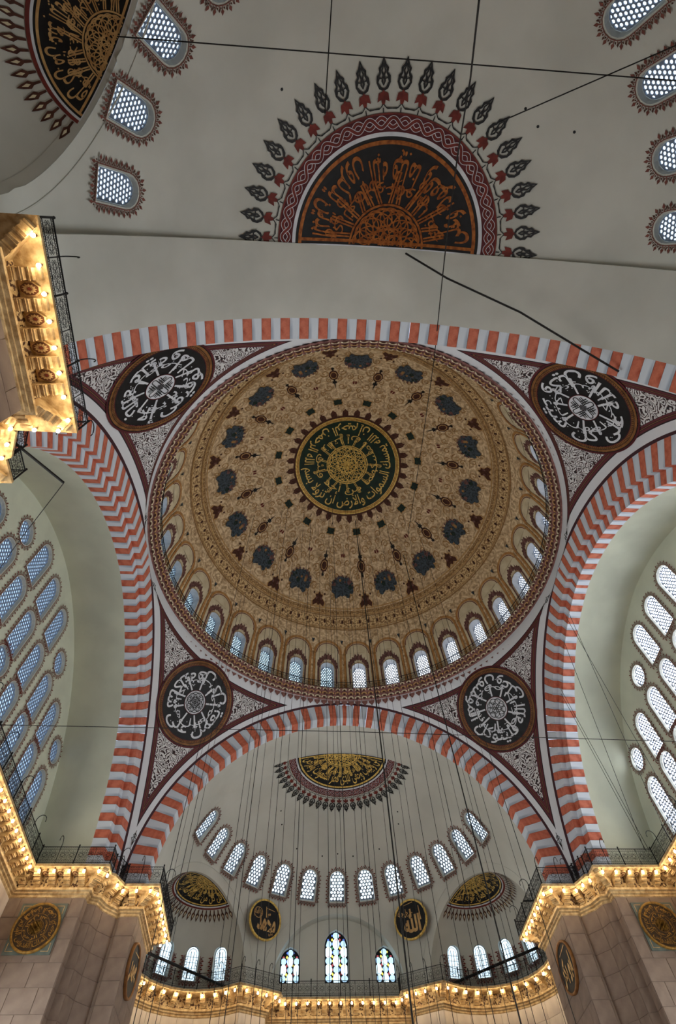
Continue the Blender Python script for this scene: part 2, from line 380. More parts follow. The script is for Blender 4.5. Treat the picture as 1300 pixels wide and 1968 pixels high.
# lower walls in four structure meshes, with big stone blocks proud of the joints on the piers
P2 = [Vector(p) for p in pts_all]
wall_mb = {}
for i in range(NP):
    a, b = P2[i], P2[(i+1) % NP]; k, q = seg_key[i]; k2, q2 = seg_key[(i+1) % NP]
    if k == 'pier' and k2 == 'pier' and q != q2: key = 'wall_west' if q in ('nw', 'sw') else 'wall_east'; key += '_lower'
    elif k == 'end' and k2 == 'end' and q != q2: key = 'wall_south_lower' if q in ('sw', 'se') else 'wall_north_lower'
    elif k == 'pier' : key = 'wall_pier_'+{'sw': 'southwest', 'se': 'southeast', 'ne': 'northeast', 'nw': 'northwest'}[q]
    else: key = 'wall_exedra_'+{'sw': 'southwest', 'se': 'southeast', 'ne': 'northeast', 'nw': 'northwest'}[q]
    m_, st = wall_mb.setdefault(key, (MB(), []))
    m_.poly([(a.x, a.y, -1.6), (b.x, b.y, -1.6), (b.x, b.y, 16.2), (a.x, a.y, 16.2)]); st.append((a, b, k))
block_me = {}
for nm, mt in (('stone', stone), ('marble', marble)):
    bm = MB(); e = .012
    bm.add([(0, 0, 0), (1, 0, 0), (1, 0, 1), (0, 0, 1), (e, -1, e), (1-e, -1, e), (1-e, -1, 1-e), (e, -1, 1-e)],
           [(4, 5, 6, 7), (0, 1, 5, 4), (1, 2, 6, 5), (2, 3, 7, 6), (3, 0, 4, 7)]); block_me[nm] = bm.mesh('block_'+nm, mt)
LBL = {'wall_west_lower': 'beneath the window lunette of the left arch', 'wall_east_lower': 'beneath the window lunette of the right arch',
 'wall_south_lower': 'behind the middle of the far gallery', 'wall_north_lower': 'behind the photographer'}
for key, (m_, st) in wall_mb.items():
    mt = stone if 'pier' in key else marble
    o = obj(key, m_.mesh(key, mt), kind='structure')
    tag(o, 'pale %s wall %s below the lamp gallery' % ('stone pier' if 'pier' in key else 'marble', LBL.get(key, key.split('_')[-1]+(' pier' if 'pier' in key else ' apse'))), 'wall')
    if key in ('wall_north_lower', 'wall_exedra_northeast', 'wall_exedra_northwest', 'wall_pier_northeast', 'wall_west_lower', 'wall_east_lower'): continue
    south = 'south' in key
    cnt = 0
    for a, b, k in st:
        Ln = (b-a).length; t = (b-a)/Ln; nrm = Vector((t.y, -t.x))*ORI
        zlo = 9.6 if south else 11.2
        nz = 6; hz = (15.12-zlo)/nz
        for r_ in range(nz):
            c_ = max(1, int(round(Ln/1.25))); off = 0 if (r_ % 2 == 0 or c_ < 2) else .5
            xs = [0.]+[(j+off)*Ln/c_ for j in range(0 if off else 1, c_)]+[Ln]
            for x0, x1 in zip(xs[:-1], xs[1:]):
                if cnt >= 295: break
                p = a+t*x0; cnt += 1
                M = Matrix(((t.x*(x1-x0-.006), -nrm.x*.022, 0, p.x), (t.y*(x1-x0-.006), -nrm.y*.022, 0, p.y), (0, 0, hz-.006, zlo+r_*hz), (0, 0, 0, 1)))
                obj('stone_block', block_me['stone' if 'pier' in key else 'marble'], o, M)

# ------------------------------------------------------------------ gallery that runs round the hall
off = {d: offset_loop(d) for d in (.06, .14, .24, .86, .97, .93, -.05, -3.2)}
GAL = {}
def gal_key(i):
    k, q = seg_key[i]; k2, q2 = seg_key[(i+1) % NP]
    if k == 'pier' and k2 == 'pier' and q != q2: return 'west' if q in ('nw', 'sw') else 'east'
    if k == 'end' and k2 == 'end' and q != q2: return 'south' if q in ('sw', 'se') else 'north'
    if k == 'pier': return q+'_pier'
    return q+'_exedra'
for i in range(NP): GAL.setdefault(gal_key(i), []).append(i)
GLAB = {
 'west': 'long lamp-lit gallery with iron railing below the left lunette windows',
 'east': 'long lamp-lit gallery with iron railing below the right lunette windows',
 'south': 'straight gallery with iron railing below the three stained glass windows',
 'sw_pier': 'stepped gallery with iron railing round the left stone pier',
 'se_pier': 'stepped gallery with iron railing round the right stone pier',
 'nw_pier': 'near gallery corner with iron railing and painted soffit panels at the left edge',
 'sw_exedra': 'curved gallery with iron railing sweeping round the left far apse',
 'se_exedra': 'curved gallery with iron railing sweeping round the right far apse'}
LLAB = {'west': 'below the left lunette gallery', 'east': 'below the right lunette gallery', 'south': 'below the straight gallery under the stained glass',
 'sw_pier': 'on the left far pier gallery', 'se_pier': 'on the right far pier gallery', 'nw_pier': 'on the near left gallery corner',
 'sw_exedra': 'on the curved gallery of the left far apse', 'se_exedra': 'on the curved gallery of the right far apse'}
# railing panel: unit 1 x .85, scrolls and a rosette
def panel_mesh():
    m_ = MB(); H = .84
    for z, r in ((H, .022), (.06, .016), (.70, .009), (.18, .009)): m_.tube([(0, 0, z), (1, 0, z)], r, 4)
    m_.tube([(0, 0, 0), (0, 0, H)], .014, 4)
    def circ(cx, cz, r, t=.009, n=9, a0=0, a1=2*PI): m_.tube([(cx+r*math.cos(a), 0, cz+r*math.sin(a)) for a in np.linspace(a0, a1, n)], t, 3)
    for cx in (.25, .75):
        circ(cx, .44, .10, n=9); 
        for k in range(6): circ(cx+.135*math.cos(k*PI/3+.5), .44+.135*math.sin(k*PI/3+.5), .062, .008, 7)
    for cx in (0.5,): 
        for cz in (.27, .44, .61): circ(cx, cz, .07, n=7)
    for k in range(8): circ(.0625+.125*k, .765, .045, .007, 6); circ(.0625+.125*k, .12, .045, .007, 6)
    for k in range(9): m_.tube([(k/8, 0, .18), (k/8+.02, 0, .70)], .006, 3)
    return m_.mesh('railing_panel', iron)
panel_me = panel_mesh()
post_b = MB(); post_b.tube([(0, 0, -.02), (0, 0, .9)], .03, 6); post_b.lathe([(.001, .98), (.035, .95), (.04, .91), (.02, .88)], 8); post_me = post_b.mesh('rail_post', iron)
hk = MB(); hk.tube([(0, 0, .2), (0, 0, .95)]+[(0, .0-.24+.24*math.cos(a), .95+.30*math.sin(a)) for a in np.linspace(.3, PI+.2, 9)], .018, 5); hook_me = hk.mesh('lamp_hook', iron)
# console bracket in local frame x across, y out from the wall (towards the room), z up
def bracket_mesh():
    prof = [(0, 15.5), (.12, 15.5), (.16, 15.58), (.30, 15.60), (.32, 15.68), (.47, 15.70), (.50, 15.79), (.66, 15.81), (.70, 15.90), (.84, 15.93), (.86, 16.02), (0, 16.02)]
    m_ = MB(); w_ = .15; n = len(prof)
    vs = [(-w_, y, z) for y, z in prof]+[(w_, y, z) for y, z in prof]
    m_.add(vs, [tuple(range(n)), tuple(range(2*n-1, n-1, -1))]+[(i, n+i, n+(i+1) % n, (i+1) % n) for i in range(n)])
    for y, z in ((.24, 15.595), (.40, 15.695), (.58, 15.805), (.77, 15.925)):
        m_.box((-w_-.02, y-.02, z-.03), (w_+.02, y+.02, z+.01))
    return m_.mesh('console_bracket', corn)
brk_me = bracket_mesh()
def soffit_mesh():
    m_ = MB()   # octagonal painted panel hung under the slab between two brackets, tilted like the bay
    oc = [(.19*math.cos(a), .47+.29*math.sin(a)) for a in np.radians(np.arange(22.5, 360, 45))]
    m_.prism([(x, y) for x, y in oc], 15.93, 16.03, 0)
    m_.prism([(x*.86, .47+(y-.47)*.86) for x, y in oc], 15.915, 15.93, 1)
    for k in range(12):
        a = k*PI/6; c, s_ = math.cos(a), math.sin(a)
        P_ = [(.045*c, .045*s_), (.10*c-.03*s_, .10*s_+.03*c), (.155*c, .155*s_), (.10*c+.03*s_, .10*s_-.03*c)]
        m_.poly([(x*.85, .47+y*1.3, 15.911) for x, y in P_], 0)
    m_.poly([(.035*math.cos(a), .47+.05*math.sin(a), 15.910) for a in np.linspace(0, 2*PI, 9)[:-1]], 2)
    return m_.mesh('soffit_panel', [corn, cornd, brick])
sof_me = soffit_mesh()
bulb_b = MB(); bulb_b.lathe([(.001, -.085), (.04, -.075), (.054, -.03), (.052, .01), (.035, .05), (.02, .075)], 10); bulb_me = bulb_b.mesh('bulb', bulb_m, True)
sock = MB(); sock.lathe([(.03, .06), (.035, .10), (.022, .14), (.012, .2), (.001, .2)], 8); sock_me = sock.mesh('socket', brass)
lampL = {}
LAMPS = []
CAMI = mw.inverted()
def px(p):
    q = CAMI @ Vector(p); return q.x/max(.01, -q.z)
def lamp(p, run, idx):
    t = obj('bare_bulb_lamp', None, None, Matrix.Translation(p)); t.empty_display_size = .1
    tag(t, 'small glowing bulb lamp '+LLAB[run], 'lamp', 'bulb lamps '+LLAB[run])
    LAMPS.append((run, px(p) if run != 'nw_pier' else -p[1], t)); obj('bulb', bulb_me, t); obj('socket', sock_me, t)
    if 'p' not in lampL:
        l = bpy.data.lights.new('bulb_light', 'POINT'); l.color = (1.0, .66, .32); l.energy = LAMP_W; l.shadow_soft_size = .06; lampL['p'] = l
    lo = bpy.data.objects.new('bulb_light', lampL['p']); COL.objects.link(lo); lo.parent = t; lo.location = (0, 0, -.17)
frz = mat('frieze_carving', (.78, .68, .50), (.30, .20, .13), 9, .7, bump=.3, contrast=(.44, .52))
for run, segs in GAL.items():
    if run not in GLAB:
        sl = MB()
        for i in segs:
            j = (i+1) % NP
            for (d0, z0), (d1, z1) in (((.14, 16.02), (.97, 16.03)), ((.97, 16.03), (.93, 16.17)), ((.93, 16.17), (-3.2, 16.17))):
                a0, b0, a1, b1 = off[d0][i], off[d0][j], off[d1][i], off[d1][j]
                sl.poly([(a0.x, a0.y, z0), (b0.x, b0.y, z0), (b1.x, b1.y, z1), (a1.x, a1.y, z1)])
        tag(obj('trim_ledge_'+run, sl.mesh('ledge', corn)), 'plain stone ledge behind the photographer, %s part' % run.replace('_', ' '), 'ledge', kind='structure')
        continue
    pos0 = P2[segs[len(segs)//2]]
    root = obj('lamp_gallery', None, None, Matrix.Translation((pos0.x, pos0.y, Z_W)))
    tag(root, GLAB[run], 'gallery'); inv = Matrix.Translation((-pos0.x, -pos0.y, -Z_W))
    cor, slab, fr = MB(), MB(), MB(); lamps = []
    for i in segs:
        j = (i+1) % NP
        lv = [(P2, -1.), (off[.06], 0.), (off[.14], 0), (off[.24], 0)]
        O = {d: (off[d][i], off[d][j]) for d in off}; O[0] = (P2[i], P2[j])
        def strip(m_, seq):
            for (d0, z0), (d1, z1) in zip(seq[:-1], seq[1:]):
                a0, b0 = O[d0]; a1, b1 = O[d1]
                m_.poly([(a0.x, a0.y, z0), (b0.x, b0.y, z0), (b1.x, b1.y, z1), (a1.x, a1.y, z1)])
        strip(cor, [(0, 15.02), (.06, 15.08), (.06, 15.16), (.14, 15.2), (.14, 15.27), (.24, 15.31), (.24, 15.42), (.06, 15.46)])
        strip(fr, [(.06, 15.46), (.06, 15.72), (.14, 16.02)])
        strip(slab, [(.14, 16.02), (.97, 16.03), (.97, 16.15), (.93, 16.17), (-3.2, 16.17)])
        # repeated pieces
        a, b = P2[i], P2[j]; Lw = (b-a).length
        if Lw < .3: pass
        t = (b-a)/Lw; n = Vector((t.y, -t.x))*ORI
        ar, br_ = O[.93]; Lr = (br_-ar).length; tr = (br_-ar)/max(Lr, 1e-6)
        npan = max(1, int(round(Lr/1.0)))
        if Lr > .12:
            for k in range(npan):
                p = ar+tr*(Lr*k/npan)
                M = Matrix(((tr.x*Lr/npan, -tr.y, 0, p.x), (tr.y*Lr/npan, tr.x, 0, p.y), (0, 0, 1, 16.17), (0, 0, 0, 1)))
                obj('railing_panel', panel_me, root, inv @ M)
                if k == 0 or (k % 2 == 0 and Lr > 3):
                    obj('rail_post', post_me, root, inv @ Matrix.Translation((p.x, p.y, 16.17)))
                if (k % 3 == 1) or (npan <= 2 and k == 0 and Lr > .8):
                    M2 = Matrix(((tr.x, -n.x, 0, p.x), (tr.y, -n.y, 0, p.y), (0, 0, 1, 16.17), (0, 0, 0, 1)))
                    obj('lamp_hook', hook_me, root, inv @ M2)
        nb = max(1, int(round(Lw/.69))) if 'exedra' not in run else (1 if Lw > .3 else 0)
        if Lw < .35 and 'exedra' not in run: nb = 0
        for k in range(nb):
            p = a+t*(Lw*(k+.5)/nb)
            M = Matrix(((t.x, n.x, 0, p.x), (t.y, n.y, 0, p.y), (0, 0, 1, 0), (0, 0, 0, 1)))
            obj('bracket', brk_me, root, inv @ M)
            if k < nb-1 or Lw > 1:
                p2 = p+t*(Lw/nb/2)
                M = Matrix(((t.x, n.x, 0, p2.x), (t.y, n.y, 0, p2.y), (0, 0, 1, 0), (0, 0, 0, 1)))
                if k < nb-1 : obj('soffit_panel', sof_me, root, inv @ M)
        tp = (P2[i]-P2[i-1]).normalized(); n0 = Vector((tp.y, -tp.x))*ORI; bis = n0+n
        if (n0-n).length > .5 and bis.length > .2 and (off[.93][i]-P2[i]).length > 1.05 and tp.dot(n) > .3:
            bis.normalize(); M = Matrix(((-bis.y*-1, bis.x*1.32, 0, a.x), (-bis.x, bis.y*1.32, 0, a.y), (0, 0, 1, 0), (0, 0, 0, 1)))
            obj('bracket', brk_me, root, inv @ M)
        # lamps along the lip
        al, bl = O[.86]; Ll = (bl-al).length
        if Ll > .1:
            nl = max(1, int(round(Ll/.72)))
            for k in range(nl): lamps.append(al+(bl-al)*((k+.5)/nl))
    obj('cornice', cor.mesh('cornice', corn, fn=lambda V: V-np.array([pos0.x, pos0.y, Z_W])), root)
    obj('frieze', fr.mesh('frieze', frz, fn=lambda V: V-np.array([pos0.x, pos0.y, Z_W])), root, label='carved floral band between the brackets')
    obj('walkway', slab.mesh('walkway', corn, fn=lambda V: V-np.array([pos0.x, pos0.y, Z_W])), root)
    last = None; c = 0
    for p in lamps:
        if last is not None and (p-last).length < .45: continue
        lamp(Vector((p.x, p.y, 15.86)), run, c); last = p; c += 1

# ------------------------------------------------------------------ striped arches: every voussoir a piece, swung round the two arch centres
def uvmesh(me, fac):
    uv = me.uv_layers.new(name='UVMap'); co = np.array([v.co[:] for v in me.vertices])
    idx = np.empty(len(me.loops), int); me.loops.foreach_get('vertex_index', idx)
    uv.data.foreach_set('uv', fac(co)[idx].astype(np.float32).ravel())
def arch_build(side, zs, prof, dist, npair, label, zmin=16.14):
    """prof: list of (half span h, depth u) from outer edge to inner end"""
    SM = side_M(side); root = obj('trim_'+str(SIDES[side]+1), None, None, SM @ Matrix.Translation((0, dist, 0)))
    root['kind'] = 'structure'; tag(root, label, 'arch', kind='structure')
    hout = prof[0][0]; umax = prof[-1][1]; hmid = hout
    r = hmid+EP; tm = math.acos(EP/r)
    L = r*(tm-math.asin(max(-1, (zmin-zs)/r))); pitch = L/(npair*2+.5)/r
    def vmesh(name, dth, m, half=False):
        mbv = MB(); g = .0007
        closed = list(prof)+[(hout+.02, umax)] if not half else None
        pr = [(h+EP, u) for h, u in prof]+[(hout+EP, umax)]
        ths = [g, dth/2, dth-g]; n = len(pr); vs = []
        for th in ths:
            for q, (rr, u) in enumerate(pr): vs.append((rr*math.cos(th), u, rr*math.sin(th)))
        fs = []
        for k in range(2):
            for q in range(n): fs.append((k*n+q, k*n+(q+1) % n, (k+1)*n+(q+1) % n, (k+1)*n+q))
        fs += [tuple(range(n-1, -1, -1)), tuple(range(2*n, 3*n))]
        mbv.add(vs, fs); me = mbv.mesh(name, m)
        uvmesh(me, lambda co: np.stack([co[:, 0]*.0+np.hypot(co[:, 0], co[:, 2])*.25+co[:, 1]*.25, np.arctan2(co[:, 2], co[:, 0])*r*1.6], 1))
        return me
    mw_, mr_ = vmesh('white_voussoir', pitch*1.02, whitest), vmesh('red_voussoir', pitch*.98, redst)
    # keystone: symmetrical about the apex
    kb = MB(); hw = pitch*.30
    vs = []
    pr = [(h, u) for h, u in prof]+[(hout, umax)]
    for sx in (-1, 1):
        for h, u in pr:
            rr = h+EP; x = rr*math.sin(hw)*.98; vs.append((sx*x, u, math.sqrt(rr*rr-(x+EP)**2)))
    vm = [(0, u, math.sqrt((h+EP)**2-EP**2)) for h, u in pr]
    n = len(pr); allv = vs[:n]+vm+vs[n:]
    fs = []
    for k in range(2):
        for q in range(n): fs.append((k*n+q, k*n+(q+1) % n, (k+1)*n+(q+1) % n, (k+1)*n+q))
    kb.add(allv, fs); obj('keystone', kb.mesh('keystone', redst), root, Matrix.Translation((0, 0, zs)))
    th_top = math.acos((EP+(r*math.sin(hw)*.98))/r)
    for sgn in (1, -1):
        th = th_top; k = 0; tl = math.asin(max(-1, (zmin-zs)/r))
        while th > tl+.002:
            red = k % 2 == 1; d = pitch*(.98 if red else 1.02)
            if th-d < tl:
                d = th-tl
                if sgn > 0: cut = vmesh('cut_voussoir', d, redst if red else whitest)
                M = Matrix.Translation((-EP, 0, zs)) @ Matrix.Rotation(-tl, 4, 'Y')
                if sgn < 0: M = Matrix.Diagonal((-1, 1, 1, 1)) @ M
                obj('voussoir', cut, root, M); break
            th -= d
            M = Matrix.Translation((-EP, 0, zs)) @ Matrix.Rotation(-th, 4, 'Y')
            if sgn < 0: M = Matrix.Diagonal((-1, 1, 1, 1)) @ M
            obj('voussoir', mr_ if red else mw_, root, M); k += 1
    return root
PS_N = [(HS_O, 0), (HS_I, 0), (HS_I, .95)]
PS_S = [(HS_O, 0), (HS_I, 0), (HS_I, .80)]
PE = [(HE_O, 0), (HE_1, 0), (HE_1, .34), (HE_2, .34), (HE_2, 1.07)]
arch_build('south', ZS, PS_S, AY, 19, 'red and white striped arch in front of the far half dome')
arch_build('north', ZS, PS_N, AY, 19, 'red and white striped arch overhead, at the upper side of the great dome')
arch_build('west', ZE, PE, AX, 20, 'stepped red and white striped arch on the left side')
arch_build('east', ZE, PE, AX, 20, 'stepped red and white striped arch on the right side, partly daylit')

def soffit(side, h, zs, d0, d1, name, label, m):
    A = arch_pts(h, zs, 60); b = MB(); n = len(A)
    ds = np.linspace(d0, d1, 5); vs = [(x, d, z) for d in ds for x, z in A]
    b.add(vs, [(k*n+i, k*n+i+1, (k+1)*n+i+1, (k+1)*n+i) for k in range(4) for i in range(n-1)])
    tag(obj(name, b.mesh(name, m, True), None, side_M(side)), label, 'vault', kind='structure')
soffit('south', HS_I, ZS, AY+.80, 16.9, 'ceiling_vault_south', 'narrow white vault between the far striped arch and the far half dome', plaster)
soffit('north', HS_I, ZS, AY+.95, 17.33, 'ceiling_vault_north', 'broad plain white vault band above the upper striped arch', plaster)
soffit('west', HE_2, ZE, AX+1.07, 16.85, 'ceiling_vault_west', 'deep plain white arch vault on the left, before the lunette windows', plaster_green)
soffit('east', HE_2, ZE, AX+1.07, 16.85, 'ceiling_vault_east', 'deep pale greenish arch vault on the right, before the lunette windows', plaster_green)

# ------------------------------------------------------------------ surfaces with openings
def cdt(loops, inner, keep, mapf, name, m, smooth=True, parent=None, **kw):
    V = []; E_ = []
    for lp, closed in loops:
        k = len(V); V += [tuple(p) for p in lp]; n = len(lp)
        E_ += [(k+i, k+(i+1) % n) for i in range(n if closed else n-1)]
    V += [tuple(p) for p in inner]
    r = delaunay_2d_cdt([Vector(v) for v in V], E_, [], 0, 1e-5)
    vs = np.array([tuple(v) for v in r[0]]); fs = np.array([f for f in r[2] if len(f) == 3])
    cen = vs[fs].mean(1); k = keep(cen); fs = fs[k]
    P = mapf(vs); me = bpy.data.meshes.new(name); me.from_pydata(P.tolist(), [], fs.tolist()); me.materials.append(m)
    if smooth: me.polygons.foreach_set('use_smooth', [True]*len(me.polygons))
    me.update(); return obj(name, me, parent, **kw)
def arch_outline(w_, h, n=9):
    """rectangle with a round head, foot at y=0; counter-clockwise"""
    r = w_/2
    return [(-r, 0), (r, 0)]+[(r*math.cos(a), h-r+r*math.sin(a)) for a in np.linspace(0, PI, n)]
def circ_outline(r, n=20): return [(r*math.cos(a), r+r*math.sin(a)) for a in np.linspace(0, 2*PI, n+1)[:-1]]
def inside(poly, P):
    P = np.atleast_2d(P); poly = np.array(poly); x, y = P[:, 0], P[:, 1]; c = np.zeros(len(P), bool); j = len(poly)-1
    for i in range(len(poly)):
        xi, yi = poly[i]; xj, yj = poly[j]
        t = ((yi > y) != (yj > y)) & (x < (xj-xi)*(y-yi)/(yj-yi+1e-12)+xi); c ^= t; j = i
    return c
def offset_poly(poly, d):
    P = [Vector(p) for p in poly]; n = len(P); out = []
    for i in range(n):
        a, b, c = P[i-1], P[i], P[(i+1) % n]; t1 = (b-a).normalized(); t2 = (c-b).normalized()
        n1 = Vector((t1.y, -t1.x)); n2 = Vector((t2.y, -t2.x)); s = max(.4, 1+n1.dot(n2)); out.append(b+(n1+n2)*(d/s))
    return [(p.x, p.y) for p in out]
def resample(poly, step, closed=True):
    P = [np.array(p, float) for p in poly]; 
    if closed: P.append(P[0])
    S = [0.]
    for a, b in zip(P[:-1], P[1:]): S.append(S[-1]+np.linalg.norm(b-a))
    n = max(3, int(round(S[-1]/step))); out = []; j = 0
    for k in range(n):
        s = S[-1]*k/n
        while S[j+1] < s: j += 1
        t = (s-S[j])/(S[j+1]-S[j]+1e-12); q = P[j]+(P[j+1]-P[j])*t; d = P[j+1]-P[j]; d = d/(np.linalg.norm(d)+1e-12)
        out.append((q, np.array([d[1], -d[0]])))
    return out
WM = {}
def window_meshes(key, out_, sp=.155, depth=.5, glass=None, lat=lattice, sag=0., flame=.17, fcol=(brick, burg), style='hex', reveal=plaster):
    """local frame: x right, y up, z towards the room; hole outline out_"""
    if key in WM: return WM[key]
    R_ = MB(); n = len(out_)
    def sg(x, y): return 0 if not sag else (sag-math.sqrt(sag*sag-x*x-(y-cy0)**2))
    cy0 = sum(p[1] for p in out_)/n
    inn = offset_poly(out_, -.03)
    R_.add([(x, y, .03+sg(x, y)) for x, y in out_]+[(x, y, -depth) for x, y in inn], [(i, (i+1) % n, n+(i+1) % n, n+i) for i in range(n)])
    rim = offset_poly(out_, .05)
    R_.add([(x, y, .03+sg(x, y)) for x, y in out_]+[(x, y, .02+sg(x, y)) for x, y in rim], [(i, n+i, n+(i+1) % n, (i+1) % n) for i in range(n)])
    rev = R_.mesh(key+'_reveal', reveal)
    G = MB()
    if style == 'hex':
        # plaster lattice pierced by round holes
        inn2 = offset_poly(out_, -.05); loops = [(inn, True)]; holes = []; r = sp*(.36 if 'east' in key else .405)
        ys = np.arange(min(p[1] for p in inn)-sp, max(p[1] for p in inn)+sp, sp*.866)
        for j, y in enumerate(ys):
            for x in np.arange(-3, 3, sp)+(sp/2 if j % 2 else 0):
                if abs(x) > 2.2: continue
                c = [(x+r*math.cos(a), y+r*1.0*math.sin(a)) for a in np.linspace(0, 2*PI, 9)[:-1]]
                ins = inside(inn2, c)
                if ins.all(): holes.append(c)
                elif ins.sum() >= 3 and inside(inn2, [(x, y)])[0]:
                    cc = []
                    for p in c:
                        if inside(inn2, [p])[0]: cc.append(p)
                        else:
                            lo, hi = 0., 1.
                            for _ in range(7):
                                mid = (lo+hi)/2
                                if inside(inn2, [(x+(p[0]-x)*mid, y+(p[1]-y)*mid)])[0]: lo = mid
                                else: hi = mid
                            cc.append((x+(p[0]-x)*lo, y+(p[1]-y)*lo))
                    holes.append(cc)
        V = list(inn); E_ = [(i, (i+1) % n) for i in range(n)]; 
        for h_ in holes: k = len(V); V += h_; E_ += [(k+i, k+(i+1) % len(h_)) for i in range(len(h_))]
        rr = delaunay_2d_cdt([Vector(v) for v in V], E_, [], 0, 1e-6); vs = np.array([tuple(v) for v in rr[0]]); fs = np.array([f for f in rr[2] if len(f) == 3])
        cen = vs[fs].mean(1); keep = inside(inn, cen)
        for h_ in holes:
            hc = np.mean(h_, 0); near = np.hypot(*(cen-hc).T) < r
            if near.any():
                ii = np.where(near)[0]; keep[ii[inside(h_, cen[ii])]] = False
        G.add([(x, y, -depth+.10) for x, y in vs], fs[keep].tolist())
        for h_ in holes:
            m = len(h_); G.add([(x, y, -depth+.10) for x, y in h_]+[(x, y, -depth+.05) for x, y in h_], [(i, (i+1) % m, m+(i+1) % m, m+i) for i in range(m)])
    gr = G.mesh(key+'_grille', lat) if G.v else None
    Pn = MB(); Pn.poly([(x, y, -depth) for x, y in inn]); pane = Pn.mesh(key+'_pane', glass)
    B_ = MB(); o1 = offset_poly(out_, .055); o2 = offset_poly(out_, .085)
    z = .045
    B_.add([(x, y, z+sg(x, y)) for x, y in o1]+[(x, y, z+sg(x, y)) for x, y in o2], [(i, n+i, n+(i+1) % n, (i+1) % n) for i in range(n)], 0)
    for k, (q, nn) in enumerate(resample(o2, .115)):
        t = np.array([-nn[1], nn[0]]); f = flame*(1 if k % 2 == 0 else .72)
        def pt(a, b): p = q+nn*a*f+t*b*f; return (p[0], p[1], z+.004+sg(p[0], p[1]))
        B_.poly([pt(0, -.07), pt(0, .07), pt(.45, .05), pt(.45, -.05)], 0)
        if k % 2 == 0: B_.poly([pt(.30, 0), pt(.60, .24), pt(1.08, 0), pt(.60, -.24)], 0); B_.poly([pt(.08, -.3), pt(.2, -.1), pt(.42, -.34), pt(.22, -.36)], 1); B_.poly([pt(.08, .3), pt(.22, .36), pt(.42, .34), pt(.2, .1)], 1)
        else: B_.poly([pt(.30, 0), pt(.6, .2), pt(1.0, 0), pt(.6, -.2)], 1)
    bor = B_.mesh(key+'_border', fcol)
    WM[key] = (rev, gr, pane, bor); return WM[key]
WN = [0]
def window(parent_M, meshes, label, extra=()):
    WN[0] += 1; o = obj('window_%d' % WN[0], None, None, parent_M); o['kind'] = 'structure'
    tag(o, label, 'window', kind='structure')
    for nm, me in zip(('reveal', 'grille', 'pane', 'painted_border'), meshes):
        if me is not None: obj(nm, me, o)
    for nm, me in extra: obj(nm, me, o)
    return o
ORD = ['first', 'second', 'third', 'fourth', 'fifth', 'sixth', 'seventh', 'eighth', 'ninth', 'tenth', 'eleventh', 'twelfth', 'thirteenth']
def ordn(i): return ORD[i] if i < 13 else '%dth' % (i+1)
pane_w = emat('daylit_glass_blue', (.50, .72, 1.0), WIN_W)
pane_e = emat('daylit_glass_white', (.93, .96, 1.0), WIN_E)
pane_s = emat('daylit_glass_far', (.72, .88, 1.0), WIN_S)
pane_n = emat('daylit_glass_near', (.70, .84, 1.0), WIN_N)
pane_d = emat('daylit_glass_dome', (.62, .86, 1.0), WIN_D)
pane_dd = emat('daylit_glass_dome_sunny', (.93, .97, 1.0), WIN_D*2)
lowp = {s: emat('low_window_glass_'+s, (.90, .98, .98), v) for s, v in (('west', LOW_W), ('east', LOW_E), ('south', LOW_S), ('north', LOW_N))}

# ---- lunettes
for side in ('west', 'east'):
    SM = side_M(side); W_ = side == 'west'
    D = 16.8
    # local x runs to the viewer's right: for west facing -x, right = +y ; for east right = -y
    wins = []
    for yy in (-2.1, 0, 2.1): wins.append((yy, 22.98, arch_outline(1.22, 2.5), 'top', 'a'))
    for yy in (-4.2, 4.2): wins.append((yy, 23.05, circ_outline(.62), 'top', 'c'))
    for yy in (-6.3, -4.2, -2.1, 0, 2.1, 4.2, 6.3): wins.append((yy, 20.05, arch_outline(1.22, 2.5), 'middle', 'a'))
    for yy in (-8.4, 8.4): wins.append((yy, 20.55, circ_outline(.62), 'middle', 'c'))
    for yy in (-8.4, -6.3, -4.2, -2.1, 2.1, 4.2, 6.3, 8.4): wins.append((yy, 16.9, arch_outline(1.22, 2.95), 'bottom', 'b'))
    wins.append((0, 18.55, circ_outline(.7), 'bottom', 'r'))
    A = arch_pts(HE_2, ZE, 40, 15.9); loops = [(A, True)]
    for x, z, ol, row, ty in wins: loops.append(([(x+p, z+q) for p, q in ol], True))
    gx = [(x+random.uniform(-.05, .05), z+random.uniform(-.05, .05)) for x in np.arange(-10.5, 10.6, 1.0) for z in np.arange(16.4, 26.4, 1.0)]
    def keep(c, A=A, loops=loops):
        k = inside(A, c)
        for lp, _ in loops[1:]: k &= ~inside(lp, c)
        return k
    lw = cdt(loops, gx, keep, lambda v: np.stack([v[:, 0], np.full(len(v), D), v[:, 1]], 1), 'wall_'+side, plaster_green, False, M=SM, kind='structure')
    tag(lw, 'pale lunette wall full of honeycomb windows under the %s striped arch' % ('left' if W_ else 'right'), 'wall')
    cnt = {}
    for x, z, ol, row, ty in sorted(wins, key=lambda t: (t[1] < 23, t[3], t[0])):
        i = cnt.get(row, 0); cnt[row] = i+1
        g = pane_w if W_ else pane_e
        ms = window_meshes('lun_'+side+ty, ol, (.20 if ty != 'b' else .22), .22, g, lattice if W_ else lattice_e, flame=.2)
        sh = {'a': 'arched honeycomb window', 'b': 'tall arched honeycomb window', 'c': 'round honeycomb window', 'r': 'round rosette window'}[ty]
        window(SM @ frame((x, D, z), (1, 0, 0), (0, 0, 1), (0, -1, 0)), ms,
               '%s, %s from the left in the %s row of the %s lunette' % (sh, ordn(i), row, 'left' if W_ else 'right'))

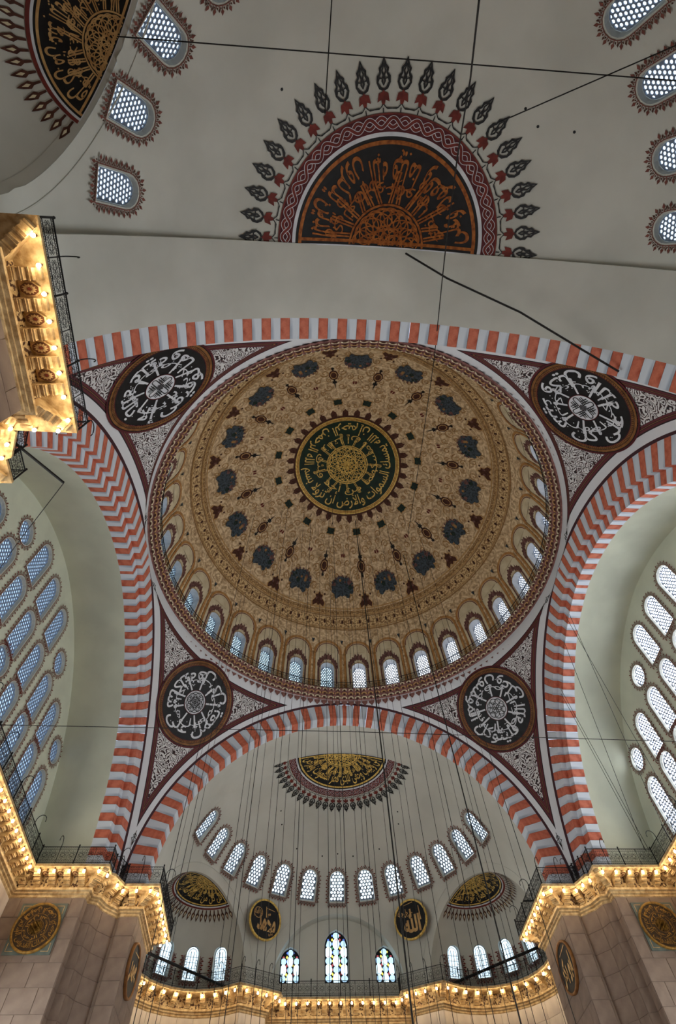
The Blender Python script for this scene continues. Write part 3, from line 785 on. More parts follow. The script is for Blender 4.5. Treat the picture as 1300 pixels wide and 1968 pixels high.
# ---- half domes
RS, CYS, CZS = 11.72, 16.4, 16.6
EXD = Vector((-.848, .53)); EXG = {1: (8.935, 21.984, 5.133), -1: (9.14, 22.113, 4.64)}
def halfdome(side, front, wpol, plab):
    sy = 1 if side == 'south' else -1
    cen = np.array([0, sy*CYS, CZS])
    def mapf(v, R=RS):
        a = np.hypot(v[:, 0], v[:, 1]); al = np.radians(a); s = np.where(a > 1e-6, np.sin(al)/np.maximum(a, 1e-6), 0)
        return cen+R*np.stack([v[:, 0]*s, v[:, 1]*s, np.cos(al)], 1)
    def inv(P):
        d = (np.asarray(P)-cen)/np.linalg.norm(np.asarray(P)-cen, axis=1)[:, None]; al = np.degrees(np.arccos(np.clip(d[:, 2], -1, 1))); h = np.hypot(d[:, 0], d[:, 1])+1e-9
        return np.stack([al*d[:, 0]/h, al*d[:, 1]/h], 1)
    EXX, EXY, EX_R = EXG[sy]; loops = []
    # front arc
    rf = math.sqrt(RS*RS-(front-CYS)**2)
    P = [(rf*math.cos(t), sy*front, CZS+rf*math.sin(t)) for t in np.linspace(-.045, PI+.045, 70)]
    loops.append((inv(P), False))
    # foot
    P = [(RS*math.sin(a), cen[1]+sy*RS*math.cos(a), CZS-.5) for a in np.linspace(-1.6, 1.6, 60)]; loops.append((inv(P), False))
    # exedra arches
    for sx in (-1, 1):
        c = np.array([EXX*sx, sy*EXY, CZS])
        tg = np.array([-.53*sx, .848*sy, 0])     # along the chord
        P = np.array([c+tg*EX_R*math.cos(t)+np.array([0, 0, EX_R*math.sin(t)]) for t in np.linspace(-.09, PI+.09, 40)])
        loops.append((inv(P), False))
    # centre niche: barrel |x|<4.7 about z=17.2
    P = np.array([(4.7*math.cos(t), 0, 17.2+4.7*math.sin(t)) for t in np.linspace(0, PI, 36)]+[(-4.7, 0, 16.1)]); P = np.vstack([[(4.7, 0, 16.1)], P])
    P[:, 1] = cen[1]+sy*np.sqrt(RS**2-P[:, 0]**2-(P[:, 2]-CZS)**2); niche = P; loops.append((inv(P), True))
    # windows
    wl = []
    ol = arch_outline(1.12, 2.0) if sy > 0 else arch_outline(1.02, 1.85)
    for k in range(-6, 7):
        az = math.radians((13.1 if sy > 0 else 12.8)*k); th = math.radians(wpol)
        d = np.array([math.sin(th)*math.sin(az), sy*math.sin(th)*math.cos(az), math.cos(th)])
        X = np.array([math.cos(az), -sy*math.sin(az), 0])*sy*1.0   # right as seen from inside: south -> +x
        Mr = np.array([-math.cos(th)*math.sin(az), -sy*math.cos(th)*math.cos(az), math.sin(th)])
        o = cen+d*RS-Mr*.95
        # make right-handed frame x, up, normal towards room
        zv = -d; xv = np.cross(Mr, zv)
        wl.append((k, o, xv, Mr, zv))
        P = np.array([o+xv*p+Mr*q for p, q in ol]); loops.append((inv(P), True))
    wchart = [l for l, c in loops[-13:]]
    gi = []
    for a in np.arange(3, 95, 3.2):
        n = max(6, int(2*PI*a/3.4))
        for j in range(n):
            b = 2*PI*(j+.5*(int(a) % 2))/n; gi.append((a*math.sin(b), a*math.cos(b)))
    def keep(c):
        P = mapf(c); k = (sy*P[:, 1] > front) & (P[:, 2] > CZS-.5)
        for sx in (-1, 1):
            n_ = np.array([.848*sx, .53*sy, 0]); k &= ~(((P-np.array([EXX*sx, sy*EXY, CZS])) @ n_ > 0))
        inn = (np.abs(P[:, 0]) < 4.7) & ((P[:, 2] < 17.2) | (np.hypot(P[:, 0], P[:, 2]-17.2) < 4.7)) & (sy*P[:, 1] > CYS)
        k &= ~inn
        for w_ in wchart: k &= ~inside(w_, c)
        return k
    hd = cdt(loops, gi, keep, mapf, 'ceiling_half_dome_'+side, plaster, True, kind='structure')
    tag(hd, 'plain white half dome %s' % plab, 'dome')
    ms = window_meshes('hd_'+side, ol, .235 if side == 'south' else .165, .20 if side == 'south' else .30, pane_s if side == 'south' else pane_n, lattice, sag=RS, flame=.25, fcol=(umber_red, brown_p))
    for i, (k, o, xv, Mr, zv) in enumerate(wl if sy > 0 else wl[::-1]):
        window(frame(o, xv, Mr, zv), ms, 'arched honeycomb window, %s from the left in the row around the %s half dome' % (ordn(i), 'far' if sy > 0 else 'overhead'))
    # front step between vault edge and half dome
    b = MB(); A1 = arch_pts(HS_I, ZS, 50); rf2 = rf; A2 = []
    for i in range(len(A1)):
        t = -.05+(PI+.1)*i/(len(A1)-1); A2.append((rf2*math.cos(t), CZS+rf2*math.sin(t)))
    n = len(A1); b.add([(x, sy*front, z) for x, z in A1]+[(x, sy*(front+.01), z) for x, z in A2], [(i, i+1, n+i+1, n+i) for i in range(n-1)])
    tag(obj('trim_step_'+side, b.mesh('step', plaster)), 'thin white step where the %s vault meets its half dome' % ('far' if sy > 0 else 'overhead'), 'trim', kind='structure')
    # exedrae
    for sx in (-1, 1):
        where = ('far ' if sy > 0 else 'overhead ')+('left' if sx < 0 else 'right')
        ec = np.array([EXX*sx, sy*EXY, CZS]); n_ = np.array([.848*sx, .53*sy, 0]); az0 = math.atan2(n_[0], n_[1])
        ER = EX_R+.03
        def m2(v, R=ER, ec=ec):
            a = np.hypot(v[:, 0], v[:, 1]); al = np.radians(a); s = np.where(a > 1e-6, np.sin(al)/np.maximum(a, 1e-6), 0)
            return ec+R*np.stack([v[:, 0]*s, v[:, 1]*s, np.cos(al)], 1)
        def i2(P, ec=ec):
            d = (np.asarray(P)-ec)/np.linalg.norm(np.asarray(P)-ec, axis=1)[:, None]; al = np.degrees(np.arccos(np.clip(d[:, 2], -1, 1))); h = np.hypot(d[:, 0], d[:, 1])+1e-9
            return np.stack([al*d[:, 0]/h, al*d[:, 1]/h], 1)
        tg = np.array([-.53*sx, .848*sy, 0]); lo = []
        P = np.array([ec+tg*ER*math.cos(t)+np.array([0, 0, ER*math.sin(t)]) for t in np.linspace(-.1, PI+.1, 50)]); lo.append((i2(P), False))
        P = np.array([ec+ER*np.array([math.sin(az0+a), math.cos(az0+a), -.09]) for a in np.linspace(-1.7, 1.7, 40)]); lo.append((i2(P), False))
        ws = []
        ole = arch_outline(.92, 1.95)
        for dk in ((61, 38, 14.5, -9.5) if sy > 0 else ()):
            az = math.radians(sx*dk); th = math.radians(66)
            d = np.array([math.sin(th)*math.sin(az), math.sin(th)*math.cos(az), math.cos(th)])
            Mr = np.array([-math.cos(th)*math.sin(az), -math.cos(th)*math.cos(az), math.sin(th)]); Mr = (Mr*.55+np.array([0, 0, .45])); Mr /= np.linalg.norm(Mr)
            zv = -d; zv = zv-Mr*(zv @ Mr); zv /= np.linalg.norm(zv); xv = np.cross(Mr, zv)
            o = ec+d*ER-Mr*.97+zv*.04
            ws.append((az, o, xv, Mr, zv)); P = np.array([o+xv*p+Mr*q for p, q in ole]); lo.append((i2(P), True))
        wch = [l for l, c in lo[2:]]
        gi2 = []
        for a in np.arange(4, 96, 6.):
            nn = max(5, int(2*PI*a/7))
            for j in range(nn): b_ = 2*PI*(j+.3)/nn; gi2.append((a*math.sin(b_), a*math.cos(b_)))
        def kp(c, m2=m2, ec=ec, n_=n_, wch=wch):
            P = m2(c); k = ((P-ec) @ n_ > 0) & (P[:, 2] > CZS-.46)
            for w_ in wch: k &= ~inside(w_, c)
            return k
        ex = cdt(lo, gi2, kp, m2, 'ceiling_exedra_'+side+('_west' if sx < 0 else '_east'), plaster, True, kind='structure')
        tag(ex, 'small white quarter dome of the %s apse' % where, 'dome')
        # arch lip
        b = MB(); 
        P0 = [ec+tg*(EX_R-.0)*math.cos(t)+np.array([0, 0, (EX_R-.0)*math.sin(t)]) for t in np.linspace(-.1, PI+.1, 50)]
        P1 = [p+n_*.35 for p in P0]
        nn = len(P0); b.add(P0+P1, [(i, i+1, nn+i+1, nn+i) for i in range(nn-1)])
        # fine moulded line on the half dome face, half a metre outside the opening
        R3 = EX_R+.62; ln = []
        for t in np.linspace(.04, PI-.04, 50):
            p = ec+tg*R3*math.cos(t)+np.array([0, 0, R3*math.sin(t)])-cen; p = p/np.linalg.norm(p)*(RS-.01); ln.append(tuple(cen+p))
        b.tube(ln, .03, 4)
        tag(obj('trim_exedra_'+side+('_west' if sx < 0 else '_east'), b.mesh('trim_exedra', plaster, True)), 'plain plaster arch moulding round the opening of the %s apse' % where, 'trim', kind='structure')
        if sy > 0:
            order = sorted(ws, key=lambda t: float(t[1][0])); 
            for i, (az, o, xv, Mr, zv) in enumerate(order):
                window(frame(o, xv, Mr, zv), apse_meshes(ole), 'slender arched leaded window, %s from the left in the %s apse' % (ordn(i), where))
    # centre niche
    b = MB(); n = len(niche); back = sy*27.65
    N2 = [(x, back, z) for x, y, z in niche]
    b.add([tuple(p) for p in niche]+N2, [(i, (i+1) % n, n+(i+1) % n, n+i) for i in range(n-1)])
    if sy < 0: b.poly(N2)
    else:
        R3 = 5.35; ln = [(R3*math.cos(t), cen[1]+math.sqrt(RS**2-(R3*math.cos(t))**2-(17.2+R3*math.sin(t)-CZS)**2)-.01, 17.2+R3*math.sin(t)) for t in np.linspace(.0, PI, 40)]
        b.tube(ln, .03, 4)
    tag(obj('trim_niche_'+side, b.mesh('niche', plaster, False)), 'shallow arched recess at the back of the %s half dome' % ('far' if sy > 0 else 'overhead'), 'trim', kind='structure')

# leaded windows of the apses
clear = emat('daylit_glass_clear', (.60, .80, 1.0), WIN_S*.85)
def apse_meshes(ol):
    if 'apse' in WM: return WM['apse']
    rev, _, pane, bor = window_meshes('apse0', ol, .15, .22, clear, style='none', flame=.26, sag=5.3)
    g = MB(); inn = offset_poly(ol, -.03); d = -.18
    def bar(a, b_, r=.02): g.tube([(a[0], a[1], d), (b_[0], b_[1], d)], r, 4)
    n = len(inn)
    for i in range(n): bar(inn[i], inn[(i+1) % n], .03)
    i2 = offset_poly(ol, -.16)
    for i in range(n): bar(i2[i], i2[(i+1) % n], .016)
    for x in (-.10, .10): bar((x, .16), (x, 1.62))
    for y in (.42, .72, 1.02, 1.32): bar((-.43, y), (.43, y), .014)
    for s in (-1, 1):
        for y in (.30, .6, .9, 1.2): bar((s*.30, y), (s*.43, y-.08))
    WM['apse'] = (rev, g.mesh('leading', lead), pane, bor); return WM['apse']
halfdome('south', 16.9, 55.0, 'beyond the far striped arch, pierced by a row of windows')
halfdome('north', 17.33, 61.0, 'overhead at the top of the view, pierced by a row of windows')

# ---- back wall of the far niche with three stained glass windows
def ogee(w_, h, n=8):
    r = w_/2; hs = h-r*1.25
    L_ = [(-r, 0), (r, 0), (r, hs)]
    for t in np.linspace(.12, 1, n)[:-1]: L_.append((r*math.cos(t*PI/2)**1.0, hs+(h-hs)*(.90*math.sin(t*PI/2)+.05*t)))
    L_.append((0, h))
    return L_+[(-x, y) for x, y in L_[2:-1][::-1]]
SW_ = [(-3.36, 17.9, ogee(1.42, 2.2), 3, 'left'), (-.06, 17.9, ogee(1.7, 3.3), 3, 'middle'), (3.42, 17.9, ogee(1.42, 2.25), 3, 'right')]
loops = [([(4.75*math.cos(t), 17.2+4.75*math.sin(t)) for t in np.linspace(0, PI, 36)]+[(-4.75, 16.1), (4.75, 16.1)], True)]
for x, z, ol, k, nm in SW_: loops.append(([(x+p, z+q) for p, q in ol], True))
lw = cdt(loops, [], lambda c: inside(loops[0][0], c) & ~inside(loops[1][0], c) & ~inside(loops[2][0], c) & ~inside(loops[3][0], c),
         lambda v: np.stack([v[:, 0], np.full(len(v), 27.6), v[:, 1]], 1), 'wall_south', plaster, False, kind='structure')
tag(lw, 'flat pale wall of the far recess round the stained glass windows', 'wall')
GC = {n_: emat('stained_glass_'+n_, c, s) for n_, c, s in (('sky', (.40, .66, 1.0), .85), ('pale', (.62, .85, 1.0), 1.05), ('blue', (.06, .16, .75), .6), ('yellow', (.95, .74, .10), .7), ('red', (.60, .08, .10), .4), ('green', (.05, .40, .16), .35))}
for x, z, ol, k, nm in SW_:
    WN[0] += 1
    root = obj('window_%d' % WN[0], None, None, frame((x, 27.6, z), (1, 0, 0), (0, 0, 1), (0, -1, 0)))
    tag(root, 'pointed stained glass window with coloured roundels, %s of the three in the far recess' % nm, 'window', kind='structure')
    b = MB(); n = len(ol); b.add([(p, q, .0) for p, q in ol]+[(p, q, -.3) for p, q in ol], [(i, (i+1) % n, n+(i+1) % n, n+i) for i in range(n)]); obj('reveal', b.mesh('reveal', plaster), root)
    b = MB(); b.poly([(p, q, -.26) for p, q in ol]); obj('leaded_ground', b.mesh('leaded_ground', lead), root)
    W_ = max(p for p, q in ol)*2; H_ = max(q for p, q in ol); inn = offset_poly(ol, -.05)
    rows = int(H_/.52); rx = W_/3
    gm = {}
    def pane(cx, cy, a, b_, col, m_=10, diamond=False):
        pts = [(cx+a*math.cos(t), cy+b_*math.sin(t)) for t in (np.linspace(0, 2*PI, 5)[:-1] if diamond else np.linspace(0, 2*PI, m_+1)[:-1])]
        if inside(inn, pts).sum() < len(pts)*.6: return
        pts = [p for p in pts if inside(inn, [p])[0]]
        if len(pts) < 3: return
        key = (col, a, b_, diamond)
        g = MB(); g.prism([(px-cx, py-cy) for px, py in pts], -.25, -.235); obj('glass_pane', g.mesh('glass_pane', GC[col]), root, Matrix.Translation((cx, cy, 0)))
    dy = (H_-.12)/rows; rnd = random.Random(int(x*10)+50)
    for r_ in range(rows):
        cy = .08+dy*(r_+.5)
        tall = r_ % 2 == 1
        for c_ in (-1, 0, 1):
            big = (c_ != 0) == tall
            pane(c_*rx*.98, cy, rx*(.46 if big else .42), dy*(.70 if big else .40), 'pale' if big else 'sky')
        for c_ in (-.5, .5):
            pane(c_*rx, cy+dy*.5, .085, .10, ['yellow', 'red', 'yellow', 'green'][(r_+int(c_ > 0)) % 4], diamond=True)
            pane(c_*rx, cy, .06, .08, ['blue', 'blue', 'red', 'yellow'][rnd.randrange(4)], diamond=True)
        pane(0, cy+dy*.5, .11, .09, ['yellow', 'green', 'blue', 'yellow', 'red'][r_ % 5], 6)
        for c_ in (-1.38, 1.38): pane(c_*rx, cy+dy*.5*0, .05, .12, ['blue', 'red', 'blue', 'yellow'][(r_) % 4], 6)
        for c_ in (-1, 1): pane(c_*rx, cy+dy*.5, .08, .06, ['yellow', 'blue', 'yellow', 'red'][(r_+1) % 4], 6)

# ---- pendentives
def pend_r(th, z):
    """radius from the dome axis of the pendentive surface, th measured from the |x| axis, quadrant-symmetric"""
    th = np.asarray(th, float); z = np.asarray(z, float)
    yW = np.array([arch_x(HE_O, ZE, q) for q in np.ravel(z)]).reshape(z.shape); xS = np.array([arch_x(HS_O, ZS, q) for q in np.ravel(z)]).reshape(z.shape)
    rW, rS = np.hypot(AX, yW), np.hypot(AY, xS); tW, tS = np.arctan2(yW, AX), np.arctan2(AY, xS)
    zw, zs_ = 28.65, 29.5
    k = np.clip((z-zw)/(29.9-zw), 0, 1); rW = np.where(z > zw, AX+(13.1-AX)*k, rW)
    k = np.clip((z-zs_)/(29.9-zs_), 0, 1); rS = np.where(z > zs_, AY+(13.1-AY)*k, rS)
    t = np.clip((th-tW)/np.maximum(tS-tW, 1e-4), 0, 1)
    return rW+(rS-rW)*t, tW, tS
nz, nt = 110, 70
zz = 16.0+(29.9-16.0)*np.linspace(0, 1, nz)**.85
A1 = np.array([(AX, y, z) for y, z in arch_pts(HE_O, ZE, 260) if y > -.5]); A2 = np.array([(x, AY, z) for x, z in arch_pts(HS_O, ZS, 260) if x > -.5])
T = np.linspace(0, 1, nt); P = np.zeros((nz, nt, 3))
for i, z in enumerate(zz):
    _, tW, tS = pend_r(np.array([0.7]), np.array([z])); th = tW[0]+(tS[0]-tW[0])*T; r_, _, _ = pend_r(th, np.full(nt, z))
    P[i, :, 0] = r_*np.cos(th); P[i, :, 1] = r_*np.sin(th); P[i, :, 2] = z
FL = P.reshape(-1, 3)
dW = np.min(np.linalg.norm(FL[:, None]-A1[None], axis=2), 1); dS = np.min(np.linalg.norm(FL[:, None]-A2[None], axis=2), 1)
t_ = np.arctan2(FL[:, 1], FL[:, 0]); dR = np.linalg.norm(FL-np.stack([13.1*np.cos(t_), 13.1*np.sin(t_), np.full(len(t_), 29.9)], 1), axis=1)
edge = np.minimum(np.minimum(dW-.62, dS-.50), dR-.92); archd = np.minimum(dW, dS)
PEND = {}
for nm, sx, sy in (('southwest', -1, 1), ('southeast', 1, 1), ('northwest', -1, -1), ('northeast', 1, -1)):
    V = FL*np.array([sx, sy, 1]); fs = []
    for i in range(nz-1):
        for j in range(nt-1): fs.append((i*nt+j, i*nt+j+1, (i+1)*nt+j+1, (i+1)*nt+j))
    me = bpy.data.meshes.new('pendentive'); me.from_pydata(V.tolist(), [], fs); me.materials.append(pend_m)
    for an_, arr in (('edge', edge), ('arch', archd)):
        at = me.attributes.new(an_, 'FLOAT', 'POINT'); at.data.foreach_set('value', arr.astype(np.float32))
    sgl = (np.arctan2(V[:, 1], V[:, 0])*13)
    uvmesh(me, lambda co: np.stack([np.arctan2(co[:, 1]*sy, co[:, 0]*sx)*15, co[:, 2]*1.25], 1))
    me.polygons.foreach_set('use_smooth', [True]*len(me.polygons))
    o = obj('wall_pendentive_'+nm, me, kind='structure'); PEND[nm] = (o, sx, sy)
    tag(o, 'triangular pendentive with white scrollwork on burgundy, %s corner under the great dome' % {'southwest': 'lower left', 'southeast': 'lower right', 'northwest': 'upper left', 'northeast': 'upper right'}[nm], 'wall')
def pend_project(P, sx, sy, inset):
    """push points along rays from (0,0,16) onto the pendentive"""
    o = np.array([0, 0, 16.]); D = P-o; lo = np.full(len(P), .6); hi = np.full(len(P), 1.4)
    for _ in range(22):
        m = (lo+hi)/2; Q_ = o+D*m[:, None]; th = np.arctan2(Q_[:, 1]*sy, Q_[:, 0]*sx); r_, _, _ = pend_r(th, Q_[:, 2])
        out = np.hypot(Q_[:, 0], Q_[:, 1]) > r_; hi = np.where(out, m, hi); lo = np.where(out, lo, m)
    m = (lo+hi)/2; Ln = np.linalg.norm(D*m[:, None], axis=1)
    return o+D*(m*(1-inset/Ln))[:, None]
PT = {'northwest': ('وما توفيقي إلا بالله عليه', 0, (-9.95, -10.45, 25.95)),
      'northeast': ('والله على كل شيء وكيل', 3, (9.95, -10.45, 25.95)),
      'southwest': ('قل كل يعمل على شاكلته', 1, (-10.15, 10.2, 26.65)),
      'southeast': ('وعلى الله فليتوكل المؤمنون', 2, (10.15, 10.25, 26.65))}
for nm, (txt, kind_, cpt) in PT.items():
    po, sx, sy = PEND[nm]; c = np.array(cpt)
    nrm = (np.array([0, 0, 16.])-c); nrm /= np.linalg.norm(nrm)
    # letters upright towards the far side
    up = np.array([0, -1., 0]) if True else None
    up = up*1.0+np.array([0, 0, .9 if sy > 0 else 0.0]); up = up-nrm*(up @ nrm); up /= np.linalg.norm(up); xr = np.cross(up, nrm)
    R0 = 2.72
    def cv(V, R0=R0, c=c, xr=xr, up=up, sx=sx, sy=sy):
        P_ = c+(V[:, :1]*xr+V[:, 1:2]*up)*R0; out = np.zeros_like(P_)
        for z0 in np.unique(V[:, 2]):
            k = V[:, 2] == z0; out[k] = pend_project(P_[k], sx, sy, z0)
        return out
    root = None
    b = MB(); ring(b, 0, .865, .05, 0); ring(b, .865, .88, .06, 4); ring(b, .88, .93, .055, 2); ring(b, .93, .94, .06, 1); ring(b, .94, .985, .055, 3); ring(b, .985, 1.0, .06, 1)
    ring(b, 1.0, 1.04, .05, 4)
    disc = obj('calligraphy_disc', b.mesh('calligraphy_disc', [black, iron, ochre, ochre, burg], fn=cv), po, label='round black calligraphy disc with ochre rope border')
    b = MB(); tw = 44
    for k in range(tw*3):
        a = 2*PI*k/(tw*3); b.poly([(q*math.cos(a+o_), q*math.sin(a+o_), .07) for q, o_ in ((.888, 0), (.924, .012), (.924, .028), (.888, .016))])
    obj('rope_border', b.mesh('rope_border', brown_p, fn=cv), disc)
    b = MB(); half = len(txt)//2; sp_ = txt.rfind(' ', 0, half+4)
    polar_text(b, txt, .855, .44, 2*PI, z=.075, bold=.012, fill=.985)
    polar_text(b, txt[::-1].replace(' ', '')[:14], .60, .36, 2*PI, mid=.8, z=.072, bold=-.002, fill=.98)
    stems(b, 9, .30, .70, .020, z=.075, seed=len(txt), gap=.02)
    rnd = random.Random(len(txt))
    dots(b, [(r_*math.cos(a), r_*math.sin(a)) for r_, a in [(rnd.uniform(.42, .74), rnd.uniform(0, 6.28)) for _ in range(46)]], .014, .075)
    obj('calligraphy', b.mesh('calligraphy', white, fn=cv), disc, label='white lettering running round the disc')
    b = MB(); ring(b, 0, .27, .08, 0, 40); ring(b, .27, .285, .085, 1, 40)
    k2 = .085*1.0
    if kind_ in (0, 3):
        for q in range(4):
            a = PI/4+q*PI/2
            for w0 in (.045, .085, .125):
                pts = [(w0+0*t, t) for t in np.linspace(.04, .20, 5)]+[(w0-.0+.0, .2)]
                cs, sn = math.cos(a), math.sin(a)
                for sg in (-1, 1): ribbon(b, [(x_*sg*cs-y_*sn, x_*sg*sn+y_*cs) for x_, y_ in pts], .018, .095, 2)
            ribbon(b, [(x_*math.cos(a)-y_*math.sin(a), x_*math.sin(a)+y_*math.cos(a)) for x_, y_ in [(.045*math.cos(t), .20+.045*math.sin(t)) for t in np.linspace(0, PI, 9)]], .018, .095, 2)
        for q in range(-2, 3): ribbon(b, [(-.06, q*.025), (.06, q*.025)], .012, .1, 2); ribbon(b, [(q*.025, -.06), (q*.025, .06)], .010, .1, 2)
    else: knots(b, .25, .012, .095, 2, 8 if kind_ == 1 else 6)
    obj('centre_knot', b.mesh('centre_knot', [white, burg, black], fn=cv), disc, label='small white centre disc with interlaced knot')
# small palmettes at the tips of the pendentives
pm = MB()
for sg in (-1, 1):
    pm.tube([(sg*x, y, 0) for x, y in ((0, -.32), (.05, -.1), (.16, .02), (.03, .12), (.10, .22), (0, .34))], .018, 4)
pm.tube([(0, -.5, 0), (0, .5, 0)], .014, 4); palm_me = pm.mesh('palmette', black)
for nm, (po, sx, sy) in PEND.items():
    for th_, z_, tang in ((46.3, 19.0, 0), (79.6, 29.0, 1), (10.6, 28.75, 1)):
        r_ = float(pend_r(np.array([math.radians(th_)]), np.array([z_]))[0][0])-.04; a_ = math.radians(th_)
        rad_ = Vector((math.cos(a_)*sx, math.sin(a_)*sy, 0)); zv = (-rad_-Vector((0, 0, .35 if tang else .1))).normalized()
        yv = Vector((-rad_.y, rad_.x, 0)) if tang else Vector((0, 0, 1)); yv = (yv-zv*yv.dot(zv)).normalized()
        obj('palmette', palm_me, po, frame(rad_*r_+Vector((0, 0, z_)), yv.cross(zv), yv, zv))

# ---- cornice ring of the great dome
crn = MB(); crn.lathe([(13.12, 29.78), (13.12, 29.86), (13.0, 29.9), (12.98, 30.03), (12.82, 30.08), (12.79, 30.25), (12.64, 30.29), (12.58, 30.45), (12.5, 30.5), (12.54, 30.58), (13.2, 30.58)], 192)
root = obj('trim_dome_cornice', crn.mesh('dome_cornice', pink_p, False)); tag(root, 'round projecting cornice with rose stalactite pattern at the foot of the great dome', 'cornice', kind='structure')
tb = MB()
# one stalactite unit, angular width 2.25 degrees, built at angle 0
def cyl(r, a, z): return (r*math.cos(a), r*math.sin(a), z)
W2 = math.radians(2.25)/2
def quadp(l, mi): tb.poly([cyl(r, a, z) for r, a, z in l], mi)
tb.poly([cyl(13.125, W2*q, z) for q, z in ((-.8, 29.86), (-.8, 29.62), (-.45, 29.5), (0, 29.32), (.45, 29.5), (.8, 29.62), (.8, 29.86))], 0)
for (r0, z0, r1, z1, mi, wq) in ((13.02, 29.86, 12.88, 30.06, 1, .9), (12.83, 30.08, 12.68, 30.28, 2, .85), (12.64, 30.31, 12.52, 30.49, 1, .7)):
    n_ = 8
    o_ = [(wq*math.cos(t), .5+.5*math.sin(t)) for t in np.linspace(-.5, PI+.5, n_)]; i_ = [(.55*x, .48+(y-.5)*.55) for x, y in o_]
    L3 = lambda q, y, e: cyl(r0+(r1-r0)*y-e, W2*q, z0+(z1-z0)*y-e*.6)
    for k in range(n_-1):
        tb.poly([L3(*o_[k], .05), L3(*o_[k+1], .05), L3(*i_[k+1], .05), L3(*i_[k], .05)], mi)
        tb.poly([L3(*o_[k], .05), L3(*o_[k+1], .05), L3(*o_[k+1], .0), L3(*o_[k], .0)], mi)
    tb.poly([L3(q*.35, y, .03) for q, y in ((-1, .35), (0, .15), (1, .35), (0, .65))], 3)
tooth = tb.mesh('stalactite', [pink_p, cream, light_p, brown_p])
for k in range(160): obj('stalactite', tooth, root, RZ(2*PI*k/160))
rl = MB(); 
rail_root = obj('dome_railing', None, None, Matrix.Translation((0, 0, 30.58))); tag(rail_root, 'thin black iron railing circling the foot of the great dome', 'railing')
a1 = 2*PI/64; RR = 12.56; hR = .62
m_ = MB()
for z, r in ((hR, .028), (.05, .018), (hR*.55, .010)): m_.tube([(RR*math.cos(a), RR*math.sin(a), z) for a in np.linspace(0, a1, 4)], r, 4)
for k in range(8): a = a1*k/8; m_.tube([(RR*math.cos(a), RR*math.sin(a), 0), (RR*math.cos(a), RR*math.sin(a), hR)], .009 if k else .022, 4)
for k in range(4):
    a = a1*(k+.5)/4; m_.tube([(RR*math.cos(a+.010*math.cos(t)), RR*math.sin(a+.010*math.cos(t)), hR*.5+.13*math.sin(t)) for t in np.linspace(0, 2*PI, 8)[:-1]], .009, 3, closed=True)
rp = m_.mesh('railing_panel', iron)
for k in range(64): obj('railing_panel', rp, rail_root, RZ(a1*k))

# ---- great dome
ZB, RD, KZ = 31.4, 13.0, (44.9-31.4)/13.0
def dome_pt(a, s):
    """a: azimuth, s: height along the profile above z=30.5 in metres (approx.)"""
    pass
def dome_map(V, inset=0.):
    """chart (u, v): v = profile parameter; v<0 the drum (metres), v>=0 angle in radians up the shell; u = azimuth"""
    u, v = V[:, 0], V[:, 1]; up = v > 0
    r = np.where(up, RD*np.cos(np.clip(v, 0, PI/2)), RD)-inset*np.cos(np.clip(v, 0, 2)); z = np.where(up, ZB+RD*KZ*np.sin(np.clip(v, 0, PI/2)), ZB+v)-inset*np.sin(np.clip(v, 0, 2))
    return np.stack([r*np.cos(u), r*np.sin(u), z], 1)
# window holes: 32, foot z=30.75, head z=33.75
ow = arch_outline(1.04, 2.95, 9)
def z2v(z): return z-ZB if z < ZB else math.asin((z-ZB)/(RD*KZ))
S_ = 2*PI/32
unit_l = [([(p/RD, z2v(30.6+q)) for p, q in ow], True), ([(-S_/2, -1.0), (S_/2, -1.0)]+[(S_/2, y) for y in np.arange(-.5, .40, .06)]+[(S_/2, .42), (S_/4, .42), (0, .42), (-S_/4, .42), (-S_/2, .42)]+[(-S_/2, y) for y in np.arange(-.5, .40, .06)[::-1]], True)]
gi = [(x, y) for x in np.linspace(-S_/2, S_/2, 8)[1:-1] for y in list(np.arange(-.8, 0, .25))+list(np.arange(.02, .41, .03)) if not (abs(x) < .043 and y < .19)]
V = []; E_ = []
for lp, c in unit_l:
    k = len(V); V += lp; E_ += [(k+i, k+(i+1) % len(lp)) for i in range(len(lp))]
V += gi
r = delaunay_2d_cdt([Vector(v) for v in V], E_, [], 0, 1e-6); vs = np.array([tuple(v) for v in r[0]]); fs = np.array([f for f in r[2] if len(f) == 3])
fs = fs[~inside(unit_l[0][0], vs[fs].mean(1))]
dm = MB()
for k in range(32):
    P_ = dome_map(vs+np.array([S_*(k+.5), 0])); dm.add(P_.tolist(), fs.tolist(), 0)
n = 128; vv = np.linspace(.42, PI/2-.005, 40)
G_ = dome_map(np.array([(2*PI*j/n, v) for v in vv for j in range(n)])); dm.add(G_.tolist(), [(i*n+j, i*n+(j+1) % n, (i+1)*n+(j+1) % n, (i+1)*n+j) for i in range(len(vv)-1) for j in range(n)], 0)
dome = obj('ceiling_dome', dm.mesh('dome', dome_m, True), kind='structure'); tag(dome, 'great round dome painted with golden arabesques and a green calligraphy centre', 'dome')
def rv(r): return math.acos(min(1, r/RD))         # shell angle for a plan radius
def grow(mb_, cy, kx, ky): mb_.v = [(x*kx, cy+(y-cy)*ky, z) for x, y, z in mb_.v]
def dome_decal(name, mb_, mats, azs, **kw):
    """mb_ drawn with x = metres across, y = shell angle*RD downwards from zenith negative; placed at azimuth list"""
    me = mb_.mesh(name, mats, fn=lambda V: _dd(V))
    for a in azs: obj(name, me, dome, RZ(a), **kw)
